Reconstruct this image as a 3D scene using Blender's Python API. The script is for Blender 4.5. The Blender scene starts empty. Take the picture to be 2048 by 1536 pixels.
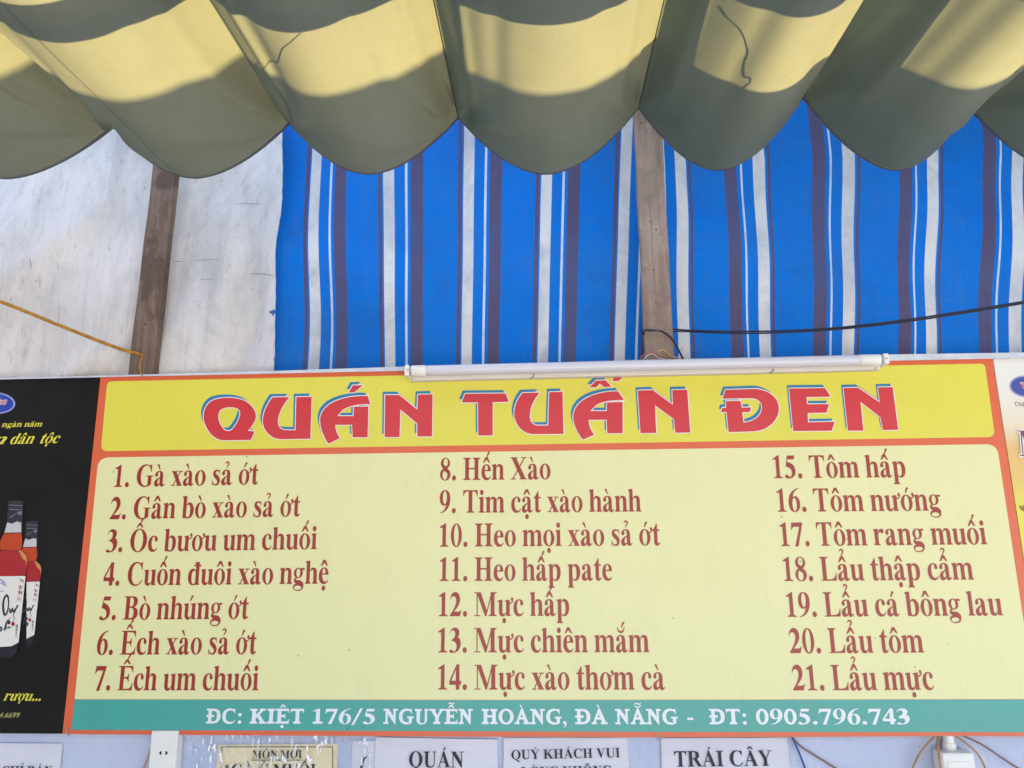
import bpy, bmesh, math, random
from mathutils import Vector, Euler, Matrix
from mathutils.geometry import delaunay_2d_cdt

# ------------------------------------------------------------------ camera, sky, sun, exposure
S = bpy.context.scene
ZB = 1.25                                   # height of the menu board's lower edge
F = 1539.0                                  # focal length in photo pixels (2048 wide)
cam_data = bpy.data.cameras.new("camera")
cam = bpy.data.objects.new("camera", cam_data)
S.collection.objects.link(cam)
cam.location = (0.03674, -1.89636, ZB + 0.40029)
cam.rotation_euler = (math.radians(102.628), math.radians(0.535), math.radians(2.970))
cam_data.sensor_width = 36.0
cam_data.lens = 36.0 * F / 2048.0
cam_data.clip_start = 0.02
cam_data.clip_end = 600
S.camera = cam

SUN = Vector((-0.485, 0.33, 0.78)).normalized()      # direction towards the sun
world = bpy.data.worlds.new("World")
S.world = world
world.use_nodes = True
wn = world.node_tree.nodes
sky = wn.new("ShaderNodeTexSky")
sky.sky_type = 'NISHITA'
sky.sun_disc = False
sky.sun_elevation = math.asin(SUN.z)
sky.sun_rotation = math.atan2(SUN.x, SUN.y)
sky.air_density = 1.0
sky.dust_density = 3.0
sky.ozone_density = 1.0
wn["Background"].inputs["Strength"].default_value = 0.13
world.node_tree.links.new(sky.outputs[0], wn["Background"].inputs["Color"])

sun_data = bpy.data.lights.new("sun", 'SUN')
sun_data.energy = 5.0
sun_data.angle = math.radians(0.55)
sun_data.color = (1.0, 0.93, 0.82)
sun = bpy.data.objects.new("sun", sun_data)
S.collection.objects.link(sun)
sun.location = SUN * 30
sun.rotation_euler = SUN.to_track_quat('Z', 'Y').to_euler()

S.view_settings.view_transform = 'Standard'
S.view_settings.look = 'None'
S.view_settings.exposure = 2.3
S.view_settings.gamma = 1.0

# ------------------------------------------------------------------ helpers
RM = Euler(cam.rotation_euler, 'XYZ').to_matrix()
CL = Vector(cam.location)
R = random.Random(7)


def ray(px, py):
    return RM @ Vector(((px - 1024.0) / F, (768.0 - py) / F, -1.0))


def at(px, py, Y):
    """point of the photo carried onto the plane y = Y"""
    d = ray(px, py)
    return CL + d * ((Y - CL.y) / d.y)


def to_px(p):
    c = RM.transposed() @ (Vector(p) - CL)
    return 1024 + F * c.x / -c.z, 768 - F * c.y / -c.z


def link(name, me, mat=None, parent=None):
    o = bpy.data.objects.new(name, me)
    S.collection.objects.link(o)
    if mat is not None and not me.materials:
        me.materials.append(mat)
    if parent is not None:
        o.parent = parent
    return o


def tag(o, label=None, cat=None, group=None, kind=None):
    for k, v in (("label", label), ("category", cat), ("group", group), ("kind", kind)):
        if v:
            o[k] = v
    return o


def empty(name, label, cat, loc=(0, 0, 0), group=None):
    o = bpy.data.objects.new(name, None)
    S.collection.objects.link(o)
    o.empty_display_size = 0.05
    return tag(o, label, cat, group)


def mesh(name, verts, faces, mat=None, parent=None, smooth=False):
    me = bpy.data.meshes.new(name)
    me.from_pydata([tuple(v) for v in verts], [], faces)
    if smooth:
        for p in me.polygons:
            p.use_smooth = True
    me.update()
    return link(name, me, mat, parent)


def box_mesh(name, lo, hi, mat=None, parent=None, bevel=0.0, seg=2, matrix=None):
    bm = bmesh.new()
    bmesh.ops.create_cube(bm, size=1.0)
    for v in bm.verts:
        v.co = Vector([lo[i] + (v.co[i] + 0.5) * (hi[i] - lo[i]) for i in range(3)])
    if bevel:
        bmesh.ops.bevel(bm, geom=bm.edges[:], offset=bevel, segments=seg, affect='EDGES', profile=0.5)
    if matrix is not None:
        bmesh.ops.transform(bm, matrix=matrix, verts=bm.verts)
    me = bpy.data.meshes.new(name)
    bm.to_mesh(me)
    bm.free()
    return link(name, me, mat, parent)


def catmull(pts, n=8):
    out = []
    P_ = [pts[0]] + list(pts) + [pts[-1]]
    for i in range(1, len(P_) - 2):
        p0, p1, p2, p3 = P_[i - 1], P_[i], P_[i + 1], P_[i + 2]
        for k in range(n):
            t = k / n
            out.append(tuple(0.5 * (2 * b + (c - a) * t + (2 * a - 5 * b + 4 * c - d) * t * t + (3 * b - a - 3 * c + d) * t ** 3)
                             for a, b, c, d in zip(p0, p1, p2, p3)))
    out.append(tuple(pts[-1]))
    return out


def tube(name, pts, r, mat, parent=None, ring=8, n=8, flat=1.0, rfun=None):
    path = [Vector(p) for p in catmull([tuple(p) for p in pts], n)]
    verts, faces = [], []
    up = Vector((0, -1, 0))
    m = len(path)
    for i, p in enumerate(path):
        d = (path[min(i + 1, m - 1)] - path[max(i - 1, 0)]).normalized()
        a = d.cross(up)
        if a.length < 1e-4:
            a = d.cross(Vector((0, 0, 1)))
        a.normalize()
        b = a.cross(d).normalized()
        rr = r * (rfun(i / (m - 1)) if rfun else 1)
        for k in range(ring):
            g = 2 * math.pi * k / ring
            verts.append(p + a * (math.cos(g) * rr) + b * (math.sin(g) * rr * flat))
    for i in range(m - 1):
        for k in range(ring):
            k2 = (k + 1) % ring
            faces.append((i * ring + k, i * ring + k2, (i + 1) * ring + k2, (i + 1) * ring + k))
    faces.append(tuple(range(ring - 1, -1, -1)))
    faces.append(tuple((m - 1) * ring + k for k in range(ring)))
    return mesh(name, verts, faces, mat, parent, True)


# ------------------------------------------------------------------ materials
def srgb(r, g, b):
    def f(c):
        c /= 255.0
        return c / 12.92 if c <= 0.04045 else ((c + 0.055) / 1.055) ** 2.4
    return (f(r), f(g), f(b), 1.0)


class NT:
    """a principled material with a few helpers to grow its node tree"""

    def __init__(self, name, col=(0.5, 0.5, 0.5), rough=0.6, spec=0.4):
        self.m = bpy.data.materials.new(name)
        self.m.use_nodes = True
        self.t = self.m.node_tree
        self.b = self.t.nodes["Principled BSDF"]
        self.out = self.t.nodes["Material Output"]
        c = tuple(col) if len(col) == 4 else tuple(col) + (1.0,)
        self.b.inputs["Base Color"].default_value = c
        self.b.inputs["Roughness"].default_value = rough
        self.b.inputs["Specular IOR Level"].default_value = spec
        self.col = None
        self.c0 = c
        self.co = None

    def n(self, typ, **kw):
        x = self.t.nodes.new(typ)
        for k, v in kw.items():
            setattr(x, k, v)
        return x

    def l(self, a, b):
        self.t.links.new(a, b)

    def coords(self, scale=(1, 1, 1), src="Object"):
        tc = self.n("ShaderNodeTexCoord")
        mp = self.n("ShaderNodeMapping")
        mp.inputs["Scale"].default_value = scale
        self.l(tc.outputs[src], mp.inputs["Vector"])
        return mp.outputs["Vector"]

    def noise(self, scale=5, detail=4, rough=0.55, stretch=(1, 1, 1), lo=0.35, hi=0.65, dist=0.0):
        x = self.n("ShaderNodeTexNoise")
        x.inputs["Scale"].default_value = scale
        x.inputs["Detail"].default_value = detail
        x.inputs["Roughness"].default_value = rough
        x.inputs["Distortion"].default_value = dist
        self.l(self.coords(stretch), x.inputs["Vector"])
        r = self.n("ShaderNodeMapRange")
        r.inputs["From Min"].default_value = lo
        r.inputs["From Max"].default_value = hi
        self.l(x.outputs["Fac"], r.inputs["Value"])
        return r.outputs["Result"]

    def specks(self, scale=30, size=0.08, keep=0.5, stretch=(1, 1, 1)):
        """sparse dots: voronoi cells, most of them dropped by their random colour"""
        v = self.n("ShaderNodeTexVoronoi")
        v.inputs["Scale"].default_value = scale
        self.l(self.coords(stretch), v.inputs["Vector"])
        a = self.n("ShaderNodeMath", operation='LESS_THAN')
        a.inputs[1].default_value = size
        self.l(v.outputs["Distance"], a.inputs[0])
        s = self.n("ShaderNodeSeparateColor")
        self.l(v.outputs["Color"], s.inputs[0])
        b = self.n("ShaderNodeMath", operation='LESS_THAN')
        b.inputs[1].default_value = keep
        self.l(s.outputs[0], b.inputs[0])
        c = self.n("ShaderNodeMath", operation='MULTIPLY')
        self.l(a.outputs[0], c.inputs[0])
        self.l(b.outputs[0], c.inputs[1])
        return c.outputs[0]

    def mix(self, fac, col, amount=1.0, blend='MIX'):
        """lay COL over the colour so far where FAC (socket) is 1"""
        x = self.n("ShaderNodeMix", data_type='RGBA', blend_type=blend)
        if amount != 1.0:
            q = self.n("ShaderNodeMath", operation='MULTIPLY')
            q.inputs[1].default_value = amount
            self.l(fac, q.inputs[0])
            fac = q.outputs[0]
        self.l(fac, x.inputs["Factor"])
        if self.col is None:
            x.inputs["A"].default_value = self.c0
        else:
            self.l(self.col, x.inputs["A"])
        if hasattr(col, "default_value"):
            self.l(col, x.inputs["B"])
        else:
            x.inputs["B"].default_value = tuple(col) if len(col) == 4 else tuple(col) + (1.0,)
        self.col = x.outputs["Result"]
        self.l(self.col, self.b.inputs["Base Color"])
        return self

    def bump(self, height, strength=0.2, dist=0.002):
        x = self.n("ShaderNodeBump")
        x.inputs["Strength"].default_value = strength
        x.inputs["Distance"].default_value = dist
        self.l(height, x.inputs["Height"])
        if self.b.inputs["Normal"].is_linked:
            self.l(self.b.inputs["Normal"].links[0].from_socket, x.inputs["Normal"])
        self.l(x.outputs["Normal"], self.b.inputs["Normal"])
        return self

    def wave(self, scale, direction='X'):
        w = self.n("ShaderNodeTexWave", bands_direction=direction)
        w.inputs["Scale"].default_value = scale
        w.inputs["Distortion"].default_value = 0.6
        self.l(self.coords(), w.inputs["Vector"])
        return w.outputs["Fac"]


def printed(name, col, rough=0.38, spec=0.5, fade=0.10, speck=True):
    """ink on a vinyl banner: weave, blotchy fading and fly specks"""
    m = NT(name, col, rough, spec)
    lum = sum(col[:3]) / 3
    m.mix(m.noise(2.3, 5, 0.6, lo=0.4, hi=0.75), [min(1, c * 0.9 + lum * 0.1 + 0.015) for c in col[:3]], fade * 5)
    m.mix(m.noise(420, 2, 0.5, lo=0.3, hi=0.9), [c * 0.78 for c in col[:3]], 0.35)
    if speck:
        m.mix(m.noise(9, 7, 0.72, (1, 1, .5), 0.52, 0.78), [c * 0.72 + 0.02 for c in col[:3]], 0.30)
        m.mix(m.noise(55, 5, 0.7, (1, 1, .22), 0.60, 0.80), [c * 0.62 + 0.02 for c in col[:3]], 0.28)
        m.mix(m.specks(26, 0.055, 0.36), [c * 0.25 for c in col[:3]], 0.75)
        m.mix(m.specks(60, 0.05, 0.10), [c * 0.35 for c in col[:3]], 0.7)
    m.bump(m.wave(150, 'X'), 0.05, 0.0006)
    m.bump(m.wave(150, 'Z'), 0.05, 0.0006)
    m.bump(m.noise(5, 3, lo=0, hi=1), 0.25, 0.008)
    return m.m


def plain(name, col, rough=0.5, spec=0.4, var=0.25, scale=14, bump=0.1):
    m = NT(name, col, rough, spec)
    m.mix(m.noise(scale, 5, 0.6), [c * 0.7 for c in col[:3]], var)
    if bump:
        m.bump(m.noise(scale * 8, 3, lo=0, hi=1), bump, 0.001)
    return m.m

# ------------------------------------------------------------------ lettering: outlines drawn here, unioned and cut by a triangulation
def W(s):
    """'x,y x,y c x,y x,y x,y ...' -> polygon (c: cubic)"""
    tok = s.split()
    out, i = [], 0
    pt = lambda q: tuple(float(v) for v in q.split(","))
    while i < len(tok):
        if tok[i] == "c":
            a, b, c, d = out[-1], pt(tok[i + 1]), pt(tok[i + 2]), pt(tok[i + 3])
            for k in range(1, 9):
                t = k / 8
                out.append(tuple((1 - t) ** 3 * a[j] + 3 * (1 - t) ** 2 * t * b[j] + 3 * (1 - t) * t * t * c[j] + t ** 3 * d[j] for j in (0, 1)))
            i += 4
        else:
            out.append(pt(tok[i]))
            i += 1
    return out


def Rc(x0, y0, x1, y1):
    return [(x0, y0), (x1, y0), (x1, y1), (x0, y1)]


def El(cx, cy, rx, ry, n=26):
    return [(cx + rx * math.cos(2 * math.pi * k / n), cy + ry * math.sin(2 * math.pi * k / n)) for k in range(n)]


def K(pts, n=6):
    """brush stroke through (x, y, width) points"""
    q = catmull(pts, n)
    L, Rr = [], []
    for i, (x, y, w) in enumerate(q):
        a, b = q[max(i - 1, 0)], q[min(i + 1, len(q) - 1)]
        dx, dy = b[0] - a[0], b[1] - a[1]
        d = math.hypot(dx, dy) or 1.0
        nx, ny = -dy / d * w / 2, dx / d * w / 2
        L.append((x + nx, y + ny))
        Rr.append((x - nx, y - ny))
    return L + Rr[::-1]


def wind(poly, x, y):
    w = 0
    x0, y0 = poly[-1]
    for x1, y1 in poly:
        if y0 <= y:
            if y1 > y and (x1 - x0) * (y - y0) - (x - x0) * (y1 - y0) > 0:
                w += 1
        elif y1 <= y and (x1 - x0) * (y - y0) - (x - x0) * (y1 - y0) < 0:
            w -= 1
        x0, y0 = x1, y1
    return w != 0


def csg(shape):
    """[(+1 | -1, polygon)] in order -> (vertices, triangles) of the flat figure"""
    co, ed = [], []
    for _, poly in shape:
        b = len(co)
        co += [Vector(p) for p in poly]
        ed += [(b + i, b + (i + 1) % len(poly)) for i in range(len(poly))]
    v, _e, f, *_ = delaunay_2d_cdt(co, ed, [], 0, 1e-5)
    boxes = [(min(p[0] for p in q), min(p[1] for p in q), max(p[0] for p in q), max(p[1] for p in q)) for _, q in shape]
    keep = []
    for t in f:
        x = sum(v[i].x for i in t) / len(t)
        y = sum(v[i].y for i in t) / len(t)
        inside = False
        for (sg, q), bb in zip(shape, boxes):
            if bb[0] <= x <= bb[2] and bb[1] <= y <= bb[3] and wind(q, x, y):
                inside = sg > 0
        if inside:
            a, b, c = (v[i] for i in t[:3])
            keep.append(tuple(t) if (b - a).cross(c - a) > 0 else tuple(t)[::-1])
    return [(p.x, p.y) for p in v], keep


class Face:
    """a bold roman drawn on a 1000-unit em: S capital stem, s small stem, h hairline, t serif"""

    def __init__(self, S=154, s=140, h=42, t=28, br=40):
        self.S, self.s, self.h, self.t, self.br = S, s, h, t, br
        self.cache = {}

    def foot(self, x0, x1, l=88, r=88, y=0):
        t, b = self.t, self.br
        return [(x0 - l, y), (x1 + r, y), (x1 + r, y + t), (x1 + r * .4, y + t * 1.3), (x1, y + t + b), (x0, y + t + b), (x0 - l * .4, y + t * 1.3), (x0 - l, y + t)]

    def head(self, x0, x1, l=88, r=88, y=676):
        return [(x, 2 * y / 2 - q) for x, q in self.foot(x0, x1, l, r, 0)][::-1]

    def flag(self, x0, x1, y):
        return [(x0 - 48, y - 34), (x0 - 48, y - 8), (x0 + 30, y + 2), (x1, y + 14), (x1, y - 90), (x0, y - 90), (x0, y - 62)]

    def base(self, ch):
        S_, s, h, t = self.S, self.s, self.h, self.t
        k = h - 42
        P, M = 1, -1
        stem = lambda x0, y0=0, y1=676, w=None: Rc(x0, y0, x0 + (w or S_), y1)
        U = lambda *q: [(P, x) for x in q]
        lf = Rc(16, 0, 200, t)
        lh = Rc(16, 676 - t, 200, 676)
        if ch == 'A':
            return 722, U(K([(108, 10, h), (372, 690, h)]), [(318, 676), (352, 690), (392, 690), (668, 20), (494, 20), (305, 520)], Rc(205, 205, 500, 205 + h), Rc(9, 0, 236, t), Rc(415, 0, 715, t)), 361
        if ch == 'B':
            return 667, U(W("110,676 390,676 c 520,676 585,610 585,520 c 585,430 520,375 440,360 c 560,345 625,280 625,185 c 625,60 530,0 380,0 110,0")) + \
                [(M, W("264,636 340,636 c 400,636 420,590 420,510 c 420,420 390,378 330,378 264,378")), (M, W("264,338 340,338 c 420,338 450,270 450,190 c 450,85 410,40 345,40 c 300,40 264,50 264,80"))] + U(lf, lh), 310
        if ch == 'C':
            return 722, U(W("655,450 632,450 c 596,580 520,%d 430,%d c 290,%d 220,520 220,345 c 220,150 290,%d 440,%d c 530,%d 600,80 655,160 687,140 c 620,35 530,-19 410,-19 c 190,-19 49,130 49,330 c 49,540 200,691 400,691 c 480,691 520,655 570,655 c 600,655 615,665 625,691 650,691" % ((650 - k,) * 3 + (26 + k,) * 3))), 385
        if ch == 'G':
            return 778, U(W("665,450 640,450 c 606,580 540,%d 440,%d c 300,%d 212,520 212,335 c 212,150 290,%d 430,%d c 475,%d 505,35 518,55 518,310 672,310 672,60 c 600,5 520,-19 420,-19 c 190,-19 37,130 37,330 c 37,540 190,691 410,691 c 490,691 530,655 580,655 c 610,655 625,665 635,691 660,691" % ((652 - k,) * 3 + (22 + k,) * 3)), Rc(440, 338 - t, 755, 338)), 400
        if ch == 'D':
            return 722, U(W("105,676 340,676 c 560,676 690,550 690,340 c 690,130 560,0 330,0 105,0")) + [(M, W("259,%d 300,%d c 450,%d 515,540 515,340 c 515,140 450,%d 320,%d c 275,%d 259,%d 259,%d" % (636 - k, 636 - k, 636 - k, 40 + k, 40 + k, 40 + k, 50 + k, 90 + k)))] + U(lf, lh), 350
        if ch == 'Đ':
            a, q, c = self.base('D')
            return a, q + U(Rc(18, 318 - k / 2, 385, 362 + k / 2)), c
        if ch == 'E':
            return 667, U(stem(105), Rc(105, 676 - h, 600, 676), Rc(105, 0, 600, h), W("596,676 612,676 628,490 604,490 c 580,590 530,%d 430,%d 430,676" % (676 - h, 676 - h)),
                          W("600,0 625,0 648,210 622,210 c 590,90 530,%d 430,%d 430,0" % (h, h)), Rc(259, 345 - h / 2, 420, 345 + h / 2),
                          W("440,470 464,470 464,225 440,225 c 432,290 400,%d 340,%d 340,%d c 400,%d 432,400 440,470" % (345 - h / 2, 345 - h / 2, 345 + h / 2, 345 + h / 2)), lf, lh), 340
        if ch == 'H':
            return 778, U(stem(112), stem(512), Rc(260, 345 - h / 2, 520, 345 + h / 2), self.foot(112, 266), self.foot(512, 666), self.head(112, 266), self.head(512, 666)), 389
        if ch == 'I':
            return 389, U(stem(118), self.foot(118, 272, 92, 92), self.head(118, 272, 92, 92)), 195
        if ch == 'K':
            return 778, U(stem(105), self.foot(105, 259), self.head(105, 259), K([(240, 270, h + 12), (600, 650, h + 12)]), [(300, 350), (425, 455), (725, 20), (545, 20)], Rc(455, 676 - t, 735, 676), Rc(440, 0, 772, t)), 389
        if ch == 'L':
            return 667, U(stem(105), lf, self.head(105, 259), Rc(105, 0, 600, h), W("622,225 647,225 630,0 400,0 400,%d c 520,%d 594,95 622,225" % (h, h))), 330
        if ch == 'M':
            return 944, U([(105, 676), (275, 676), (545, 110), (480, -8), (450, -8)], K([(486, 10, h), (722, 676, h)]), Rc(112, 0, 112 + h, 640), stem(676), Rc(14, 676 - t, 150, 676), Rc(14, 0, 262, t), self.foot(676, 830), self.head(676, 830, 0, 88)), 472
        if ch == 'N':
            return 722, U([(100, 676), (268, 676), (602, 190), (602, -18), (572, -18), (112, 585)], Rc(116, 0, 116 + h, 600), Rc(602 - h, 100, 602, 676), Rc(475, 676 - t, 701, 676), Rc(16, 0, 262, t), Rc(16, 676 - t, 200, 676)), 361
        if ch in 'OQ':
            q = U(El(389, 336, 354, 355, 40)) + [(M, El(389, 336, 186, 326 - k, 36))]
            if ch == 'Q':
                q += U(K([(330, 10, 50), (430, -40, 90), (540, -130, 100), (700, -165, 30)]))
            return 778, q, 389
        if ch == 'P' or ch == 'R':
            q = U(W("105,676 380,676 c 540,676 610,600 610,500 c 610,390 530,325 400,325 105,325")) + [(M, W("259,636 340,636 c 410,636 435,580 435,500 c 435,410 405,365 330,365 259,365"))] + U(stem(105), self.foot(105, 259), lh)
            if ch == 'R':
                q += U([(320, 340), (480, 350), (700, 20), (520, 20)], Rc(500, 0, 716, t))
            return 722 if ch == 'R' else 611, q, 340
        if ch == 'T':
            return 667, U(stem(256), self.foot(256, 410), Rc(50, 676 - h, 617, 676), W("31,676 60,676 220,676 220,%d c 120,%d 75,590 55,490 30,490" % (676 - h, 676 - h)), W("636,676 607,676 447,676 447,%d c 547,%d 592,590 612,490 637,490" % (676 - h, 676 - h))), 333
        if ch == 'U':
            return 722, U(stem(110, 190), self.head(110, 264), Rc(617 - h, 200, 617, 676), Rc(490, 676 - t, 701, 676), W("110,220 c 110,50 210,-19 360,-19 c 530,-19 617,60 617,220 %d,220 c %d,90 500,40 400,40 c 310,40 264,90 264,200" % (617 - h, 617 - h))), 361
        if ch == 'V':
            return 722, U([(90, 660), (265, 660), (425, 215), (372, -18), (345, -18)], K([(372, 0, h), (596, 660, h)]), Rc(16, 676 - t, 320, 676), Rc(480, 676 - t, 706, 676)), 361
        if ch == 'X':
            return 722, U([(68, 655), (258, 655), (652, 20), (458, 20)], K([(610, 660, h), (112, 15, h)]), Rc(16, 676 - t, 330, 676), Rc(470, 676 - t, 699, 676), Rc(16, 0, 240, t), Rc(385, 0, 707, t)), 361
        if ch == 'Y':
            return 722, U([(60, 660), (240, 660), (425, 330), (444, 300), (290, 280)], stem(290, 0, 320), K([(400, 320, h), (615, 660, h)]), self.foot(290, 444), Rc(8, 676 - t, 305, 676), Rc(495, 676 - t, 714, 676)), 361
        bowl_b = W("206,405 c 240,450 275,473 325,473 c 450,473 521,370 521,240 c 521,90 430,-14 290,-14 c 200,-14 150,14 110,14 66,-10 66,100 206,200")
        cut_b = W("206,95 206,350 c 225,395 250,408 282,408 c 350,408 373,330 373,228 c 373,100 345,26 284,26 c 240,26 206,50 206,95")
        if ch == 'a':
            return 500, U(W("392,310 c 392,430 330,473 230,473 c 120,473 45,420 45,350 150,380 c 165,430 185,438 215,438 c 250,438 255,400 255,330"), El(106, 352, 62, 58),
                          W("392,290 300,300 c 130,240 25,190 25,100 c 25,30 65,-14 132,-14 c 190,-14 230,10 275,62 392,100")) + \
                [(M, W("255,252 c 190,215 162,180 162,130 c 162,90 178,64 206,64 c 235,64 255,90 255,120"))] + U(Rc(255, 70, 392, 330), W("262,90 c 272,10 300,-14 350,-14 c 420,-14 455,20 488,70 472,84 c 455,60 442,55 427,55 c 400,55 392,75 392,110")), 235
        if ch == 'b':
            return 556, U(Rc(66, 0, 206, 660), self.flag(66, 206, 662), bowl_b) + [(M, cut_b)], 290
        if ch in 'dđ':
            fl = lambda q: [(556 - x, y) for x, y in q][::-1]
            q = U(fl(bowl_b)) + [(M, fl(cut_b))] + U(Rc(350, 60, 490, 660), self.flag(350, 490, 662), [(350, 0), (534, 0), (534, t), (490, t + 14), (490, 120), (350, 120)])
            if ch == 'đ':
                q += U(Rc(265, 540, 560, 588))
            return 556, q, 250
        if ch == 'c':
            return 444, U(W("415,330 c 420,430 340,473 265,473 c 120,473 25,370 25,225 c 25,80 115,-14 240,-14 c 330,-14 395,30 430,105 410,118 c 375,70 340,52 300,52 c 215,52 167,140 167,260 c 167,370 200,440 255,440 c 290,440 300,420 300,360"), El(357, 352, 60, 60)), 245
        if ch == 'e':
            return 444, U(W("25,225 c 25,375 115,473 240,473 c 360,473 420,390 420,262 165,262 c 165,140 220,55 300,55 c 345,55 375,75 405,120 425,108 c 390,25 325,-14 240,-14 c 110,-14 25,80 25,225")) + [(M, W("165,300 c 165,390 190,442 230,442 c 280,442 292,390 292,300"))], 235
        if ch == 'g':
            return 500, U(El(225, 318, 186, 155), [(330, 461), (482, 461), (482, 400), (370, 405)]) + [(M, El(225, 318, 80, 127))] + U(El(238, -92, 214, 114)) + [(M, El(226, -110, 150, 62))] + \
                U(K([(165, 185, 40), (105, 148, 62), (98, 92, 90), (180, 58, 112), (320, 42, 116), (415, -10, 84), (440, -70, 50)])), 235
        if ch == 'h' or ch == 'n':
            top = 660 if ch == 'h' else 460
            return 556, U(Rc(64, 0, 204, top), self.flag(64, 204, top + 2), self.foot(64, 204, 46, 40), self.foot(354, 494, 40, 46), W("204,385 c 235,440 270,473 330,473 c 420,473 494,440 494,320 494,30 354,30 354,320 c 354,385 340,405 302,405 c 262,405 230,380 204,345")), 280
        if ch == 'm':
            sh = lambda dx: [(x + dx, y) for x, y in W("204,385 c 235,440 270,473 325,473 c 415,473 487,440 487,320 487,30 347,30 347,320 c 347,385 335,405 298,405 c 260,405 230,380 204,345")]
            return 833, U(Rc(64, 0, 204, 460), self.flag(64, 204, 462), self.foot(64, 204, 46, 36), self.foot(347, 487, 36, 36), self.foot(630, 770, 36, 46), sh(0), sh(283)), 416
        if ch == 'i' or ch == 'l':
            top = 660 if ch == 'l' else 460
            q = U(Rc(70, 0, 210, top), self.flag(70, 210, top + 2), self.foot(70, 210, 52, 52))
            if ch == 'i':
                q += U(El(140, 606, 76, 80))
            return 278, q, 140
        if ch in 'oơ':
            q = U(El(250, 230, 226, 244, 36)) + [(M, El(250, 230, 94, 216, 30))]
            if ch == 'ơ':
                q += U(El(505, 478, 46, 52), K([(545, 470, 26), (520, 400, 34), (420, 360, 44)]))
            return (500 if ch == 'o' else 530), q, 250
        if ch in 'uư':
            q = U(Rc(64, 120, 204, 440), self.flag(64, 204, 450), Rc(354, 20, 494, 440), self.flag(354, 494, 450), [(354, 0), (538, 0), (538, t), (494, t + 12), (494, 90), (354, 90)],
                  W("354,90 c 325,35 285,-14 220,-14 c 130,-14 64,30 64,130 64,300 204,300 204,140 c 204,85 225,60 262,60 c 295,60 330,85 354,125"))
            if ch == 'ư':
                q += U(El(592, 478, 46, 52), K([(632, 470, 26), (607, 400, 34), (480, 350, 46)]))
            return (556 if ch == 'u' else 620), q, 275
        if ch == 'p':
            return 556, U(Rc(66, -190, 206, 460), self.flag(66, 206, 462), self.foot(66, 206, 50, 60, -205), W("206,405 c 240,450 275,473 325,473 c 450,473 521,370 521,240 c 521,90 440,-14 320,-14 c 260,-14 220,10 206,40")) + \
                [(M, W("206,100 206,350 c 225,395 250,408 282,408 c 350,408 373,330 373,228 c 373,100 345,30 284,30 c 240,30 206,60 206,100"))], 290
        if ch == 'r':
            return 444, U(Rc(64, 0, 204, 460), self.flag(64, 204, 462), self.foot(64, 204, 46, 50), W("204,370 c 235,440 290,473 350,473 365,360 c 300,400 240,380 204,310"), El(364, 405, 62, 66)), 220
        if ch == 's':
            return 389, U(K([(330, 380, 26), (285, 432, 40), (195, 450, 50), (105, 395, 96), (140, 300, 128), (235, 232, 136), (300, 140, 120), (270, 40, 76), (180, 8, 46), (90, 38, 38), (45, 110, 24)]), [(300, 473), (330, 473), (342, 325), (320, 325)], [(28, -14), (58, -14), (48, 150), (26, 150)]), 195
        if ch == 't':
            return 333, U(W("85,440 222,440 222,120 c 222,75 235,60 260,60 c 280,60 295,75 310,95 327,80 c 300,15 255,-12 195,-12 c 120,-12 85,30 85,110"), Rc(20, 415, 312, 461), [(25, 445), (85, 480), (195, 632), (222, 632), (222, 445)]), 150
        if ch == 'x':
            return 500, U([(45, 440), (205, 440), (462, 18), (290, 18)], K([(392, 448, 38), (98, 14, 38)]), Rc(12, 461 - t, 262, 461), Rc(305, 461 - t, 487, 461), Rc(12, 0, 186, t), Rc(238, 0, 492, t)), 250
        if ch == '0':
            return 500, U(El(250, 334, 226, 350, 36)) + [(M, El(250, 334, 96, 318 - k, 30))], 250
        if ch == '1':
            return 500, U(Rc(182, 0, 324, 640), [(65, 556), (65, 582), (296, 690), (324, 690), (324, 560), (182, 560)], self.foot(182, 324, 110, 110)), 250
        if ch == '2':
            return 500, U(W("20,475 45,470 c 65,540 110,568 160,568 c 232,568 272,510 272,430 c 272,310 150,170 17,25 17,0 420,0 478,170 455,185 c 430,140 410,128 360,128 180,128 c 310,240 425,340 425,470 c 425,600 340,688 230,688 c 120,688 45,610 20,475")), 250
        if ch == '3':
            return 500, U(W("18,530 38,525 c 70,590 110,612 150,612 c 212,612 246,570 246,510 c 246,420 170,365 90,345 90,%d c 220,%d 302,260 302,165 c 302,80 250,28 195,28 c 150,28 130,84 80,84 c 45,84 16,60 16,32 c 16,0 60,-14 130,-14 c 330,-14 468,90 468,250 c 468,340 420,400 350,425 c 390,460 412,500 412,550 c 412,630 340,688 230,688 c 130,688 60,630 18,530" % (325 - k, 325 - k))), 250
        if ch == '4':
            return 500, U([(19, 130), (19, 240), (300, 688), (410, 688), (410, 240), (475, 240), (475, 130), (410, 130), (410, 0), (270, 0), (270, 130)]) + [(M, [(92, 240), (270, 240), (270, 545)])], 250
        if ch == '5':
            return 500, U(W("75,330 150,676 450,676 410,560 155,560 140,490 c 310,465 450,370 450,215 c 450,70 320,-14 150,-14 c 70,-14 22,14 22,58 c 22,92 45,112 80,112 c 130,112 150,45 210,45 c 270,45 305,100 305,165 c 305,270 210,330 75,345")), 250
        if ch in '69':
            q = [(P, W("460,690 456,668 c 320,640 232,560 202,430 c 230,446 265,455 300,455 c 410,455 475,350 475,230 c 475,80 380,-14 255,-14 c 110,-14 28,90 28,250 c 28,500 200,670 460,690")), (M, El(258, 212, 84, 196))]
            if ch == '9':
                q = [(sg, [(500 - x, 674 - y) for x, y in w]) for sg, w in q]
            return 500, q, 250
        if ch == '7':
            return 500, U(W("52,676 482,676 482,650 262,-14 132,-14 352,552 170,552 c 100,552 70,520 45,460 18,470")), 250
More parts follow.
